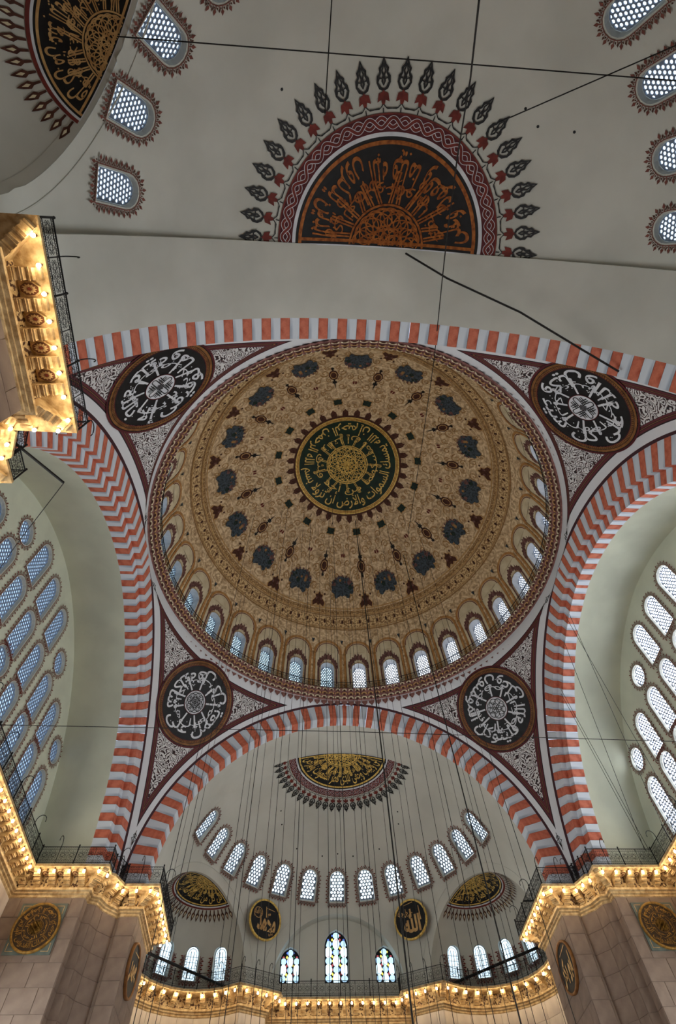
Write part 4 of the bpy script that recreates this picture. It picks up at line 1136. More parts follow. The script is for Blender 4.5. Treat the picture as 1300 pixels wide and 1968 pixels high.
def _dd(V):
    # V: x across metres, y plan radius (metres), z inset
    y = np.clip(V[:, 1], .02, RD-.001); v = np.arccos(y/RD); v = np.where(V[:, 1] >= RD, -(V[:, 1]-RD), v)
    rr = np.maximum(y, .3); out = np.zeros_like(V)
    for i in range(len(V)):
        out[i] = dome_map(np.array([[V[i, 0]/rr[i], v[i]]]), V[i, 2])[0]
    return out
AZ16 = [math.radians(90)+k*2*PI/16 for k in range(16)]; AZ16h = [a+PI/16 for a in AZ16]
# here x across is towards +azimuth
def zpr(z):   # shell height -> plan radius used by _dd (drum: RD + depth)
    return RD*math.sqrt(max(0, 1-((z-ZB)/(RD*KZ))**2)) if z > ZB else RD+(ZB-z)
# hexagon lozenges
b = MB()
hx = lambda c, a, h, s=1.: [(a*s*math.cos(t), c+h*s*math.sin(t)) for t in np.radians((0, 50, 90, 130, 180, 230, 270, 310))]
b.poly([(x, y, .03) for x, y in hx(8.62, .33, .46)], 0); b.poly([(x, y, .04) for x, y in hx(8.62, .33, .46, .74)], 1); b.poly([(x, y, .05) for x, y in hx(8.62, .33, .46, .6)], 2)
disc_poly(b, (0, 8.72), .13, .06, 0, 8)
for x_, y_, r_ in ((0, 9.24, .13), (0, 7.95, .20)): b.poly([(r_*1.0*math.cos(t)*(1 if i % 2 else .6), y_+r_*math.sin(t)*(1 if i % 2 else .6), .04) for i, t in enumerate(np.linspace(0, 2*PI, 13)[:-1])], 3)
b.poly([(-.05, 7.85, .04), (.05, 7.85, .04), (0, 7.30, .04)], 3); b.poly([(-.06, 8.2, .04), (.06, 8.2, .04), (.06, 8.1, .04), (-.06, 8.1, .04)], 3); b.poly([(-.05, 9.15, .04), (.05, 9.15, .04), (.05, 9.05, .04), (-.05, 9.05, .04)], 3)
grow(b, 8.62, 1.15, 1.0); dome_decal('hexagon_pendant', b, [brown_p, light_p, brown_p, black], AZ16h)
# small red dots
b = MB(); 
for s in (-1, 1): b.poly([(s*x, y, .04) for x, y in ((.02, 7.88), (.10, 7.92), (.13, 7.80), (.08, 7.70), (.02, 7.74))], 0)
grow(b, 7.8, 1.35, 1.35); dome_decal('red_bud', b, [brick], AZ16)
# green cartouches
b = MB()
cp = [(-.26, 6.0), (-.22, 6.06), (-.26, 6.22), (-.10, 6.20), (0, 6.24), (.10, 6.20), (.26, 6.22), (.22, 6.06), (.26, 6.0), (.22, 5.90), (.24, 5.84), (0, 5.86), (-.24, 5.84), (-.22, 5.90)]
b.poly([(x*1.22, 6.03+(y-6.03)*1.35, .03) for x, y in cp], 1); b.poly([(x, y, .045) for x, y in cp], 0)
grow(b, 6.03, 1.35, 1.35); dome_decal('green_cartouche', b, [green_p, light_p], AZ16h)
# bouquets
for s_i in range(2):
    b = MB(); rnd = random.Random(11+s_i)
    out = [(-.62, 10.10), (-.58, 9.70), (-.38, 9.52), (0, 9.42), (.38, 9.52), (.58, 9.70), (.62, 10.10), (.40, 10.32), (.26, 10.24), (0, 10.2), (-.26, 10.24), (-.40, 10.32)]
    for x, y in out+[(0, 10.15), (-.6, 9.9), (.6, 9.9), (-.2, 9.45), (.2, 9.45)]: disc_poly(b, (x*.93, 9.87+(y-9.87)*.93), rnd.uniform(.10, .17), .085, 0, 8)
    b.poly([(x*1.12, 9.87+(y-9.87)*1.14, .025) for x, y in out], 1); 
    out2 = [(x+rnd.uniform(-.07, .07), y+rnd.uniform(-.06, .06)) for x, y in out]; b.poly([(x, y, .08) for x, y in out2], 0)
    for q in range(16):
        x, y = rnd.uniform(-.5, .5), rnd.uniform(9.5, 9.95); r_ = rnd.uniform(.05, .13)
        disc_poly(b, (x, y), r_, .092+q*.001, rnd.choice((2, 3, 4, 0, 4)), 7)
    for q in range(9):
        t = q/8*PI; b.poly([(.62*math.cos(t)+dx, 9.80-.48*math.sin(t)+dy, .11) for dx, dy in ((-.07, 0), (0, -.07), (.07, 0), (0, .07))], 2)
    grow(b, 9.87, 1.42, 1.2); dome_decal('flower_bouquet', b, [blue_p, light_p, rose_p, tan_p, green_p], AZ16[s_i::2])
# umber palmettes
b = MB()
out = [(-.10, 10.42), (0, 10.28), (.10, 10.42), (.24, 10.46), (.20, 10.60), (.42, 10.80), (.36, 10.98), (.12, 10.86), (0, 10.95), (-.12, 10.86), (-.36, 10.98), (-.42, 10.80), (-.20, 10.60), (-.24, 10.46)]
b.poly([(x*1.18, 10.66+(y-10.66)*1.18, .025) for x, y in out], 1); b.poly([(x, y, .035) for x, y in out], 0)
for s in (-1, 1): disc_poly(b, (s*.36, 10.38), .06, .04, 0, 7); disc_poly(b, (s*.16, 10.62), .07, .045, 2, 6)
grow(b, 10.62, 1.3, 1.1); dome_decal('umber_palmette', b, [brown_p, light_p, rose_p], AZ16h)
# tan arabesque scrolls between them
def spiral(cx, cy, r0, turns, sg, a0=0., n=16): return [(cx+sg*r0*(1-.8*t)*math.cos(a0+turns*2*PI*t), cy+r0*(1-.8*t)*math.sin(a0+turns*2*PI*t)) for t in np.linspace(0, 1, n)]
b = MB()
for (cx, cy, r_) in ((.62, 6.6, .30), (.95, 7.5, .34), (.42, 8.35, .26), (1.1, 8.9, .36), (.55, 9.2, .2), (1.35, 10.0, .3), (.85, 10.5, .22), (.4, 7.1, .22), (.3, 5.6, .18), (1.45, 9.3, .2), (1.2, 8.2, .2)):
    for s in (-1, 1):
        ribbon(b, [(s*x, y) for x, y in spiral(cx, cy, r_, 1.25, 1, r_*9)], np.linspace(.07, .03, 16), .022, 0 if cy > 8 else 1)
        ribbon(b, [(s*x+s*.03, y+.03) for x, y in spiral(cx, cy, r_, 1.25, 1, r_*9)], np.linspace(.035, .02, 16), .028, 2)
dome_decal('arabesque_scroll', b, [tan_p, tan_p, light_p], AZ16)
# banded rings
b = MB()
def dring(r0, r1, mi, inset): 
    n_ = 192; V0 = len(b.v)
    for k in range(n_):
        a = 2*PI*k/n_
        for r_ in (r0, r1): b.v.append(tuple(dome_map(np.array([[a, rv(r_)]]), inset)[0]))
    for k in range(n_): b.f.append((V0+2*k, V0+2*k+1, V0+2*((k+1) % n_)+1, V0+2*((k+1) % n_))); b.m.append(mi)
for r0, r1, mi, ins in ((11.02, 11.08, 0, .03), (11.14, 11.17, 1, .03), (11.30, 11.36, 0, .05), (11.38, 11.42, 1, .03), (11.86, 11.90, 0, .05), (11.92, 11.96, 1, .03), (11.44, 11.84, 2, .02), (11.17, 11.29, 2, .02)): dring(r0, r1, mi, ins)
band_tex = mat('band_filigree', (.88, .77, .57), (.58, .45, .30), 7, .7, contrast=(.47, .53), detail=3)
obj('ornament_bands', b.mesh('ornament_bands', [light_p, tan_p, band_tex]), dome, label='thin concentric ornament bands with dark studs')
b = MB(); b.poly([(.09*math.cos(t), 11.64+.07*math.sin(t)*1.2, .04) for t in np.linspace(0, 2*PI, 9)[:-1]], 0)
dome_decal('dark_stud', b, [brown_p], [k*2*PI/96 for k in range(96)])
b = MB()
for q in range(4): b.poly([(x+.105*q-.16, 11.23+y, .04) for x, y in ((-.03, -.04), (.03, -.04), (.03, .04), (-.03, .04))], 0)
dome_decal('dentil_row', b, [tan_p], [k*2*PI/160 for k in range(160)])
# the 32 painted arches round the windows with amber columns
b = MB(); hw = 1.0
zf = 30.72
def AP(w_, ztop, n_=12): return [(w_*math.cos(t), zpr(ztop-w_+w_*math.sin(t))) for t in np.linspace(0, PI, n_)]
def fillarch(w_, ztop, mi, ins, hole=True):
    zs0 = [zf, 31.0, 31.4, 32, 32.8, 33.6, 34.4, ztop-w_]; zs0 = [z for z in zs0 if z <= ztop-w_]
    if zs0[-1] != ztop-w_: zs0.append(ztop-w_)
    # panel left and right of the window, then above
    L0 = .58
    for s in (-1, 1):
        for z0, z1 in zip(zs0[:-1], zs0[1:]):
            b.poly([(s*L0 if z1 <= 33.75 else 0, zpr(z0), ins), (s*w_, zpr(z0), ins), (s*w_, zpr(z1), ins), (s*L0 if z1 <= 33.75 else 0, zpr(z1), ins)], mi)
    # head
    hd_ = [(w_*math.cos(t), zpr(ztop-w_+w_*math.sin(t)), ins) for t in np.linspace(0, PI, 14)]
    b.poly(hd_, mi)
fillarch(.98, 35.55, 0, .03)
for s in (-1, 1):
    for k_, (x0, x1, mi) in enumerate(((1.01, 1.20, 1), )):
        for z0, z1 in zip((30.72, 31.4, 32.2, 33.0, 33.8), (31.4, 32.2, 33.0, 33.8, 34.5)): b.poly([(s*x0, zpr(z0), .05), (s*x1*.985, zpr(z0), .05), (s*x1*.975, zpr(z1), .05), (s*x0, zpr(z1), .05)], mi)
    b.poly([(s*.98, zpr(34.35), .07), (s*1.20, zpr(34.35), .07), (s*1.17, zpr(34.5), .07), (s*.96, zpr(34.5), .07)], 2); b.poly([(s*.98, zpr(30.74), .07), (s*1.24, zpr(30.74), .07), (s*1.24, zpr(30.9), .07), (s*.98, zpr(30.9), .07)], 2)
for (r0, r1, mi) in ((1.0, 1.19, 1), (.90, .96, 3)):
    t_s = np.linspace(0.0, PI, 15)
    for t0, t1 in zip(t_s[:-1], t_s[1:]): b.poly([(q*math.cos(t)*.985, zpr(34.5+q*math.sin(t)), .05) for q, t in ((r0, t0), (r1, t0), (r1, t1), (r0, t1))], mi)
b.poly([(1.27, zpr(35.35), .05), (1.27-.14, zpr(35.75), .05), (1.27+.12, zpr(35.75), .05)], 4)
dome_decal('painted_arch', b, [cream, orange_p, tan_p, brick, blue_p], [S_*(k+.5) for k in range(32)], label='painted cream arch with amber columns')
# openwork ornament over each window
b = MB()
pts_o = []
for k in range(11):
    t = PI*k/10; cx, cz = .68*math.cos(t), 33.3+.66*math.sin(t)+(0.12 if k in (4, 5, 6) else 0)
    for s in (1,): 
        for dr in (.0, .17, .34):
            c0, c1 = cx*(1+dr*.28), 33.4+(cz-33.4)*(1+dr*.9)
            ribbon(b, [(c0+.10*math.cos(q), zpr(c1+.10*math.sin(q))) for q in np.linspace(t, t+5, 8)], .05, .045, 0)
    if k % 2 == 0: b.poly([(cx*1.1+.05*math.cos(q), zpr(33.4+(cz-33.4)*1.38+.06*math.sin(q)), .05) for q in np.linspace(0, 2*PI, 6)[:-1]], 1)
for s in (-1, 1):
    for z in np.arange(31.2, 33.5, .28): ribbon(b, [(s*(.74+.06*math.cos(q)), zpr(z+.07*math.sin(q))) for q in np.linspace(0, 5.2, 8)], .045, .045, 0)
b.poly([(-.06, zpr(35.0), .05), (.06, zpr(35.0), .05), (0, zpr(35.3), .05)], 1)
dome_decal('openwork_crest', b, [rose_p, brown_p], [S_*(k+.5) for k in range(32)])
# windows of the drum
ms = window_meshes('drum', arch_outline(1.04, 2.95), .19, .55, pane_d, lattice, flame=.001, fcol=(tan_p, tan_p), reveal=white)
ms2 = window_meshes('drum2', arch_outline(1.04, 2.95), .19, .55, pane_dd, lattice, flame=.001, fcol=(tan_p, tan_p), reveal=white)
for k in range(32):
    a = S_*(k+.5); th = math.radians(4.2)
    rad = Vector((math.cos(a), math.sin(a), 0)); zv = -(rad*math.cos(th)+Vector((0, 0, math.sin(th)))); upw = Vector((0, 0, math.cos(th)))-rad*math.sin(th); xv = upw.cross(zv)
    o = rad*(RD+.03)+Vector((0, 0, 30.6))
    az_deg = (math.degrees(a)) % 360     # 90 = far side, 180 = left
    sunny = az_deg < 88 or az_deg > 300
    i = int(round(((270-az_deg) % 360)/11.25-.5))
    side = 'lower' if 45 < az_deg < 135 else 'left' if az_deg < 225 and az_deg >= 135 else 'upper' if 225 <= az_deg < 315 else 'right'
    pos = {'lower': int((135-az_deg)/11.25), 'left': int((225-az_deg)/11.25), 'upper': int((az_deg-225)/11.25), 'right': int(((45-az_deg) % 360)/11.25)}[side]
    window(frame(o, xv, upw, zv), ms2 if sunny else ms, 'small arched drum window, %s along the %s quarter of the great dome' % (ordn(pos), side))

# crown medallion
cm = MB()
def crown_map(V):     # viewer frame: right=+x, up=-y ; V in metres on plan
    r_ = np.hypot(V[:, 0], V[:, 1]); ang = np.arctan2(-V[:, 1], V[:, 0])
    return dome_map(np.stack([ang, np.arccos(np.clip(r_/RD, 0, 1))], 1), 0)-np.stack([0*r_, 0*r_, V[:, 2]], 1)
ring(cm, .0, 4.18, .06, 0); ring(cm, 4.18, 4.50, .09, 1, 128); ring(cm, 4.24, 4.28, .11, 2, 128); ring(cm, 4.34, 4.38, .11, 2, 128); ring(cm, 4.5, 4.66, .05, 3, 128)
med = obj('crown_medallion', cm.mesh('crown_medallion', [dgreen, gold, oldgold, brown_p], fn=crown_map), dome, label='large round green medallion with gold rim at the crown of the dome')
b = MB(); TXT = 'بسم الله الرحمن الرحيم إن الله يمسك السموات والأرض أن تزولا'
polar_text(b, TXT, 4.05, 2.85, 2*PI, mid=-PI/2+2.1, z=.10, bold=.012, fill=.985)
stems(b, 15, 1.72, 3.1, .045, z=.10, seed=5, gap=.12)
polar_text(b, 'ولئن زالتا إن أمسكهما من أحد', 2.85, 1.95, 2*PI, mid=.6, z=.098, bold=.0, fill=.97)
obj('calligraphy', b.mesh('calligraphy', gold, fn=crown_map), med, label='gilded lettering running round the crown medallion')
b = MB(); knots(b, 1.72, .045, .11, 0, 14); ring(b, 1.72, 1.80, .11, 0, 64); ring(b, 0, .18, .13, 0, 16)
obj('centre_lattice', b.mesh('centre_lattice', gold, fn=crown_map), med)
b = MB()
b.poly([(x, y, .03) for x, y in ((-.22, 4.62), (.22, 4.62), (.25, 4.9), (.20, 5.12), (.08, 5.2), (0, 5.34), (-.08, 5.2), (-.20, 5.12), (-.25, 4.9))], 0)
dome_decal('tulip_fringe', b, [brown_p], [2*PI*(k+.5)/32 for k in range(32)])
b = MB(); b.poly([(-.015, 5.3, .03), (.015, 5.3, .03), (.01, 5.75, .03), (-.01, 5.75, .03)], 0); b.poly([(x, 5.42+y, .035) for x, y in ((-.05, 0), (0, -.06), (.05, 0), (0, .06))], 0)
dome_decal('thin_finial', b, [brown_p], [2*PI*(k+.5)/16 for k in range(16)])
# hanging boss at the crown
b = MB(); b.lathe([(.001, 43.9), (.12, 43.98), (.2, 44.1), (.12, 44.25), (.05, 44.5), (.05, 44.9)], 12)
tag(obj('dome_boss', b.mesh('dome_boss', gold, True)), 'small gilded knob hanging at the very centre of the dome', 'ornament')

# ------------------------------------------------------------------ half-round calligraphy fans on the half domes
def fan(name, cen, R, outv, a0, Rb, kf, nfl, parent, goldm, seed, text, dense=False, label='', frontcut=None):
    """cen: sphere centre, outv: horizontal direction the fan opens to, a0 polar angle (deg) of its middle, Rb radius in deg of the black half disc, kf flame radius / Rb"""
    outv = np.array(outv, float); outv /= np.linalg.norm(outv); zen = np.array([0, 0, 1.]); rt = np.cross(outv, np.array([0, 0, -1.])); A0 = math.radians(a0)
    def f(V):
        X, Y = V[:, 0]*math.radians(Rb), V[:, 1]*math.radians(Rb); rho = np.hypot(X, Y)+1e-9
        d = (X[:, None]*rt+Y[:, None]*outv)/rho[:, None]; v = np.cos(rho)[:, None]*zen+np.sin(rho)[:, None]*d
        c, s = math.cos(A0), math.sin(A0); vz = v @ zen; vo = v @ outv; vr = v @ rt
        v2 = (vz*c-vo*s)[:, None]*zen+(vo*c+vz*s)[:, None]*outv+vr[:, None]*rt
        return cen+v2*(R-V[:, 2])[:, None]
    b = MB(); H = (0, PI)
    ring(b, 0, .965, .03, 0, 72, *H); ring(b, .90, .935, .045, 1, 72, *H); ring(b, .965, 1.0, .04, 2, 72, *H)
    b.poly([(-.93, .03, .045), (.93, .03, .045), (.93, .06, .045), (-.93, .06, .045)], 1) if False else None
    for q in range(24): x0 = -.93+1.86*q/24; x1 = x0+1.86/24; b.poly([(x0, .025, .045), (x1, .025, .045), (x1, .055, .045), (x0, .055, .045)], 1)
    for q in range(24): x0 = -1.0+2.0*q/24; x1 = x0+2.0/24; b.poly([(x0, -.012, .04), (x1, -.012, .04), (x1, .0, .04), (x0, .0, .04)], 2)
    root = obj(name, b.mesh(name, [black, goldm, white], fn=f), parent, label=label)
    # braid
    if not dense:
        b = MB(); ring(b, 1.0, 1.015, .04, 1, 72, *H); ring(b, 1.015, 1.135, .035, 1, 72, *H); ring(b, 1.135, 1.15, .04, 0, 72, *H)
        n_ = 23*8
        for ph in (0, PI):
            for wd, mi, dz in ((.036, 2, 0), (.026, 0, .003)):
                ribbon(b, [((1.075+.038*math.sin(30*a+ph))*math.cos(a), (1.075+.038*math.sin(30*a+ph))*math.sin(a)) for a in np.linspace(0, PI, n_*2)], wd, (.055 if ph else .045)+dz, mi)
        obj('braided_band', b.mesh('braided_band', [brick, burg, white], fn=f), root, label='red braided band')
    else:
        b = MB(); ring(b, 1.0, 1.05, .035, 0, 72, *H); obj('braided_band', b.mesh('braided_band', [brick], fn=f), root, label='narrow red band')
    # letters and stems
    b = MB(); polar_text(b, text, .885, .52, PI*.93, mid=PI/2, z=.055, bold=.010)
    V_ = b
    stems(b, 13, .40, .70, .015, mid=PI/2, span=PI*.92, z=.055, seed=seed, gap=.03)
    polar_text(b, text[::-1].replace(' ', '')[:16], .60, .42, PI*.86, mid=PI/2, z=.055, bold=.0)
    rnd = random.Random(seed); dots(b, [(r_*math.cos(a), r_*math.sin(a)) for r_, a in [(rnd.uniform(.45, .86), rnd.uniform(.15, PI-.15)) for _ in range(34)]], .013, .055)
    obj('calligraphy', b.mesh('calligraphy', goldm, fn=f), root, label='gold lettering fanned round a half disc')
    b = MB(); knots(b, .37, .0125, .06, 0, 14, half=True); ring(b, .375, .395, .06, 0, 48, 0.02, PI-.02); obj('centre_lattice', b.mesh('centre_lattice', goldm, fn=f), root)
    # flames
    for i in range(nfl):
        a = PI*(i+.5)/nfl if dense else PI*(.012+.976*i/(nfl-1)); b = MB(); ca, sa = math.cos(a), math.sin(a)
        def T_(x, y): return (y*ca+x*sa, y*sa-x*ca)
        if dense:
            r0, r1 = 1.06, kf; L_ = r1-r0; w_ = .9*PI*1.2/nfl/2
            b.poly([(*T_(x*w_, r0+y*L_), .04) for x, y in ((-.25, 0), (.25, 0), (.3, .3), (.85, .45), (.5, .75), (0, 1), (-.5, .75), (-.85, .45), (-.3, .3))], 0)
            b.poly([(*T_(x*w_, r0+y*L_), .05) for x, y in ((0, .42), (.35, .55), (0, .78), (-.35, .55))], 1)
            obj('flame_leaf', b.mesh('flame_leaf', [brown_p, cream], fn=f), root); continue
        r0 = 1.15; r1 = kf; L_ = r1-r0; w_ = .060
        # red palmette at the foot
        b.poly([(*T_(x*w_, r0+y*L_), .045) for x, y in ((-.2, .16), (.2, .16), (.35, .24), (.95, .20), (.75, .36), (.25, .38), (0, .44), (-.25, .38), (-.75, .36), (-.95, .20), (-.35, .24))], 1)
        # black openwork spear
        for s in (-1, 1):
            ribbon(b, [T_(s*x*w_, r0+y*L_) for x, y in ((.05, .42), (.55, .46), (.95, .56), (.70, .64), (.30, .62))], np.array([.5, .75, .6, .6, .25])*.034, .05, 0)
            ribbon(b, [T_(s*x*w_, r0+y*L_) for x, y in ((.95, .56), (.85, .66), (.55, .72), (.62, .80), (.25, .86), (0, 1.0))], np.array([.5, .8, .5, .65, .6, .15])*.034, .05, 0)
            ribbon(b, [T_(s*x*w_, r0+y*L_) for x, y in ((.0, .50), (.22, .58), (.12, .68), (.28, .76), (.0, .88))], np.array([.3, .6, .45, .5, .3])*.028, .05, 0)
            # scroll stem to the neighbour
            ribbon(b, [T_(s*x, y) for x, y in ((.0, r0+.17*L_), (.03, r0+.09*L_), (PI/nfl*.95, r0+.06*L_))], .009, .045, 0)
        b.poly([(*T_(x*w_, r0+y*L_), .052) for x, y in ((0, .60), (.14, .66), (0, .74), (-.14, .66))], 0)
        b.poly([(*T_(x*w_, r0+y*L_), .052) for x, y in ((-.10, .01), (.10, .01), (.07, .10), (-.07, .10))], 0)
        obj('flame_leaf', b.mesh('flame_leaf', [black, brick], fn=f), root)
    return root
TF1 = 'الذين يذكرون الله قياما وقعودا وعلى'
TF2 = 'إني وجهت وجهي للذي فطر السموات والأرض'
hN, hS = bpy.data.objects['ceiling_half_dome_north'], bpy.data.objects['ceiling_half_dome_south']
fan('calligraphy_fan', (0, -CYS, CZS), RS, (0, -1, 0), 4.9, 21.3, 1.57, 23, hN, oldgold, 3, TF1, label='huge black half disc of copper lettering with a fringe of black leaves')
fan('calligraphy_fan', (0, CYS, CZS), RS, (0, 1, 0), 2.9, 17.3, 1.50, 27, hS, gold, 4, TF2, label='black half disc of gold lettering with a fringe of dark leaves')
for sx, sy in ((-1, 1), (1, 1), (-1, -1)):
    e = bpy.data.objects['ceiling_exedra_'+('south' if sy > 0 else 'north')+('_west' if sx < 0 else '_east')]
    fan('calligraphy_fan', (EXG[sy][0]*sx, EXG[sy][1]*sy, CZS), EXG[sy][2]+.03, (.848*sx, .53*sy, 0), 2.0, 27.5, 1.40, 30, e, gold if sy > 0 else light_p, 8+sx+sy, 'قل كل من عند الله فمال هؤلاء القوم', dense=True, label='dark half disc of gilded lettering fringed with brown leaves')

# ------------------------------------------------------------------ round plaques
def plaque(name, M, R, rimm, ground, inkm, draw, label, square=None):
    root = obj(name, None, None, M); tag(root, label, 'plaque')
    b = MB(); b.lathe([(R*.90, -.02), (R*.90, .05), (R*.93, .085), (R*.985, .085), (R, .05), (R, -.06)], 56); obj('rim', b.mesh('rim', rimm, True), root)
    b = MB(); ring(b, 0, R*.91, .02, 0, 56); b.add([(R*math.cos(t), R*math.sin(t), -.06) for t in np.linspace(0, 2*PI, 57)[:-1]], [tuple(range(56))]); obj('board', b.mesh('board', ground), root)
    b = MB(); draw(b, R); obj('lettering', b.mesh('lettering', inkm), root)
    if square:
        b = MB(); s = R*1.0
        b.box((-s, -s, -.1), (s, s, -.03)); obj('square_backing', b.mesh('square_backing', square), root)
        b = MB()
        for sx in (-1, 1):
            for sy in (-1, 1): ribbon(b, [(sx*(s-.12), sy*(s-.45)), (sx*(s-.12), sy*(s-.12)), (sx*(s-.45), sy*(s-.12))], .03, -.02)
        obj('corner_ornament', b.mesh('corner_ornament', light_p), root)
    return root
def put_text(b, s, w_, h, cx=0, cy=0, z=.04, bold=.03, raw=False):
    V, Fs = text2d(s, bold, raw); a, c = V.min(0), V.max(0); V = (V-(a+c)/2)/(c-a)*np.array([w_, h])+np.array([cx, cy]); b.add(np.c_[V, np.full(len(V), z)], Fs)
def d_allah(b, R):
    put_text(b, '\ufdf2', R*1.0, R*1.15, .05*R, -.08*R, bold=.035, raw=True)
    put_text(b, 'جل جلاله', R*.62, R*.42, -.42*R, .34*R, bold=.03)
    ribbon(b, [(-.35*R, .72*R), (.25*R, .80*R)], [.02, .06], .04)
    ribbon(b, [(.56*R, .55*R), (.60*R, -.15*R)], [.05, .09], .04)
def d_muh(b, R):
    put_text(b, 'محمد', R*1.15, R*.80, .10*R, -.16*R, bold=.045)
    ribbon(b, [(-.02*R, .62*R), (.05*R, .1*R)], [.05, .09], .04); ribbon(b, [(.05*R, .55*R), (.55*R, .50*R)], [.05, .03], .04)
    put_text(b, 'عليه السلام', R*.5, R*.5, -.48*R, .25*R, bold=.02); ring(b, .24*R, .27*R, .04, 0, 20, c=(-.48*R, .25*R))
    put_text(b, 'صلى', R*.26, R*.26, .42*R, -.60*R, bold=.03); put_text(b, '\u0651', R*.16, R*.14, .22*R, .28*R)
for nm, az, fn_, lab in (('left', -30.6, d_muh, 'hanging round black plaque with gold lettering, left of the stained glass recess'), ('right', 30.5, d_allah, 'hanging round black plaque with gold lettering, right of the stained glass recess')):
    a, th = math.radians(az), math.radians(68)
    d = Vector((math.sin(th)*math.sin(a), math.sin(th)*math.cos(a), math.cos(th))); o = Vector((0, CYS, CZS))+d*(RS-.62)
    zv = -(d+Vector((0, 0, -.28))).normalized(); xv = Vector((0, 0, 1)).cross(zv).normalized(); yv = zv.cross(xv)
    plaque('calligraphy_plaque', frame(o, xv, yv, zv), 1.28, gold, black, light_p, fn_, lab)
def d_ring(txt):
    def f(b, R):
        polar_text(b, txt, R*.86, R*.56, 2*PI, z=.04, bold=.02, fill=.98); ring(b, R*.535, R*.55, .04, 0, 48); ring(b, R*.30, R*.315, .04, 0, 40)
        polar_text(b, txt[:18], R*.51, R*.33, 2*PI, z=.04, bold=.02, fill=.97); knots(b, R*.27, .03, .04, 0, 8)
        for k in range(8):
            a = k*PI/4+.2; ribbon(b, [(R*.55*math.cos(a), R*.55*math.sin(a)), (R*.86*math.cos(a), R*.86*math.sin(a))], .02, .04)
    return f
dgold = mat('dull_gilding', (.62, .47, .20), (.42, .30, .11), 7, .5, .3)
dbrown = mat('dark_plaque_board', (.22, .15, .09), (.15, .10, .06), 5, .6)
sq = mat('grey_green_backing', (.38, .42, .39), (.30, .33, .31), 2, .6)
for sx, lab in ((-1, 'round gilded wooden plaque on a grey square, left stone pier'), (1, 'round gilded wooden plaque on a grey square, right stone pier')):
    plaque('calligraphy_plaque', frame((15.08*sx, 11.35-.12, 13.7), (1, 0, 0), (0, 0, 1), (0, -1, 0)), 1.06, dgold, dbrown, dgold, d_ring('الرحمن الرحيم الملك القدوس السلام المؤمن'), lab, square=sq)
def d_name(s):
    def f(b, R): put_text(b, s, R*1.35, R*1.05, 0, -.1*R, bold=.045); ribbon(b, [(-.4*R, .55*R), (.5*R, .68*R)], [.03, .07], .04)
    return f
for sx, s, lab in ((-1, 'عمر', 'black round plaque with pale lettering on the side of the left pier, seen edge-on'), (1, 'ابو بكر', 'black round plaque with pale lettering on the side of the right pier, seen edge-on')):
    plaque('calligraphy_plaque', frame(((11.05-.1)*sx, 14.45, 13.3), (0, -sx*1, 0) if sx > 0 else (0, 1, 0), (0, 0, 1), (-sx, 0, 0)), 1.12, ochre, black, light_p, d_name(s), lab)

# ------------------------------------------------------------------ cables, rods
def cable(pts, r, label, group=None, name='hanging_cable', cat='cable', m=wire_m):
    b = MB(); P_ = [Vector(p) for p in pts]; o0 = P_[0]; b.tube([p-o0 for p in P_], r, 5)
    t = obj(name, b.mesh(name, m), None, Matrix.Translation(o0)); tag(t, label, cat, group); return t
def ceil_z(x, y):
    d = math.hypot(x, y); return ZB+RD*KZ*math.sqrt(max(0, 1-(d/RD)**2))-.05 if d < RD else 28
CB = [(-7.82, 3.58), (-8.86, 9.07), (-7.69, 6.29), (-8.43, 8.6), (-5.47, 3.2), (-5.65, 7.3), (-5.04, 3.22), (-5.25, 9.54), (-4.42, 6.11), (-4.34, 10.57), (-3.64, 3.79), (-3.25, 7.95), (-3.03, 4.54), (-2.81, 8.96), (-2.12, 6.72), (-1.46, 10.44), (-1.54, 3.22), (-.93, 8.59), (-1.12, 4.04), (-.08, 9.39), (-.03, 6.77), (.63, 10.3), (-.02, 3.41), (1.3, 8.15), (.92, 3.68), (2.29, 8.25), (2.38, 7.08), (3.79, 10.96), (2.62, 3.35), (4.58, 8.61), (3.6, 4.34), (5.75, 9.67), (5.39, 6.33), (6.9, 9.9), (4.79, 2.91), (7.68, 8.7), (6.4, 4.61)]
for i, (x, y) in enumerate(CB):
    cable([(x, y, 1.2), (x, y, ceil_z(x, y))], .010 if i % 3 else .015, 'thin vertical steel cable hanging from the great dome in front of the far half dome', 'thin hanging cables under the great dome')
cable([(1.02, 5.0, 1.2), (1.02, 5.0, ceil_z(1.02, 5.0))], .036, 'thick dark vertical cable near the middle, crossing the far window row')
cable([(5.34, 7.0, 1.2), (5.34, 7.0, ceil_z(5.34, 7))], .034, 'thick dark vertical cable passing the right end of the far window row')
cable([(-.08, -21.93, 14), (.58, -21.37, 17), (1.12, -20.11, 20), (1.73, -18.04, 23), (2.18, -16.32, 25), (3.34, -12.18, 30), (4.55, -5.40, 36), (5.52, 4.89, 41.4)], .024, 'long dark cable slanting from the top edge across the overhead calligraphy into the dome')
cable([(.94, -17.19, 28.0), (2.72, -16.34, 26.6), (5.68, -15.31, 24.8), (8.11, -14.15, 23.3), (9.5, -13.5, 22.5)], .045, 'thick sagging cable crossing the upper right corner of the dome', name='slack_cable')
cable([(-8.78, -22.26, 20), (-2.92, -22.27, 19.95), (7.24, -22.31, 20)], .018, 'long level wire across the top of the view', name='tension_wire')
cable([(-16.06, 1.57, 17), (-.8, 1.6, 16.95), (14.37, 1.98, 17), (16.5, 2.0, 17)], .016, 'thin level wire crossing the whole nave at the lower medallions', name='tension_wire')
cable([(7.0, -23.1, 20), (2.24, -21.02, 20)], .018, 'short slanting wire at the upper right window', name='tension_wire')
cable([(-2.89, -23.4, 20), (-2.97, -20.9, 20.0)], .018, 'short wire crossing the level wire at the top left of the overhead calligraphy', name='tension_wire')
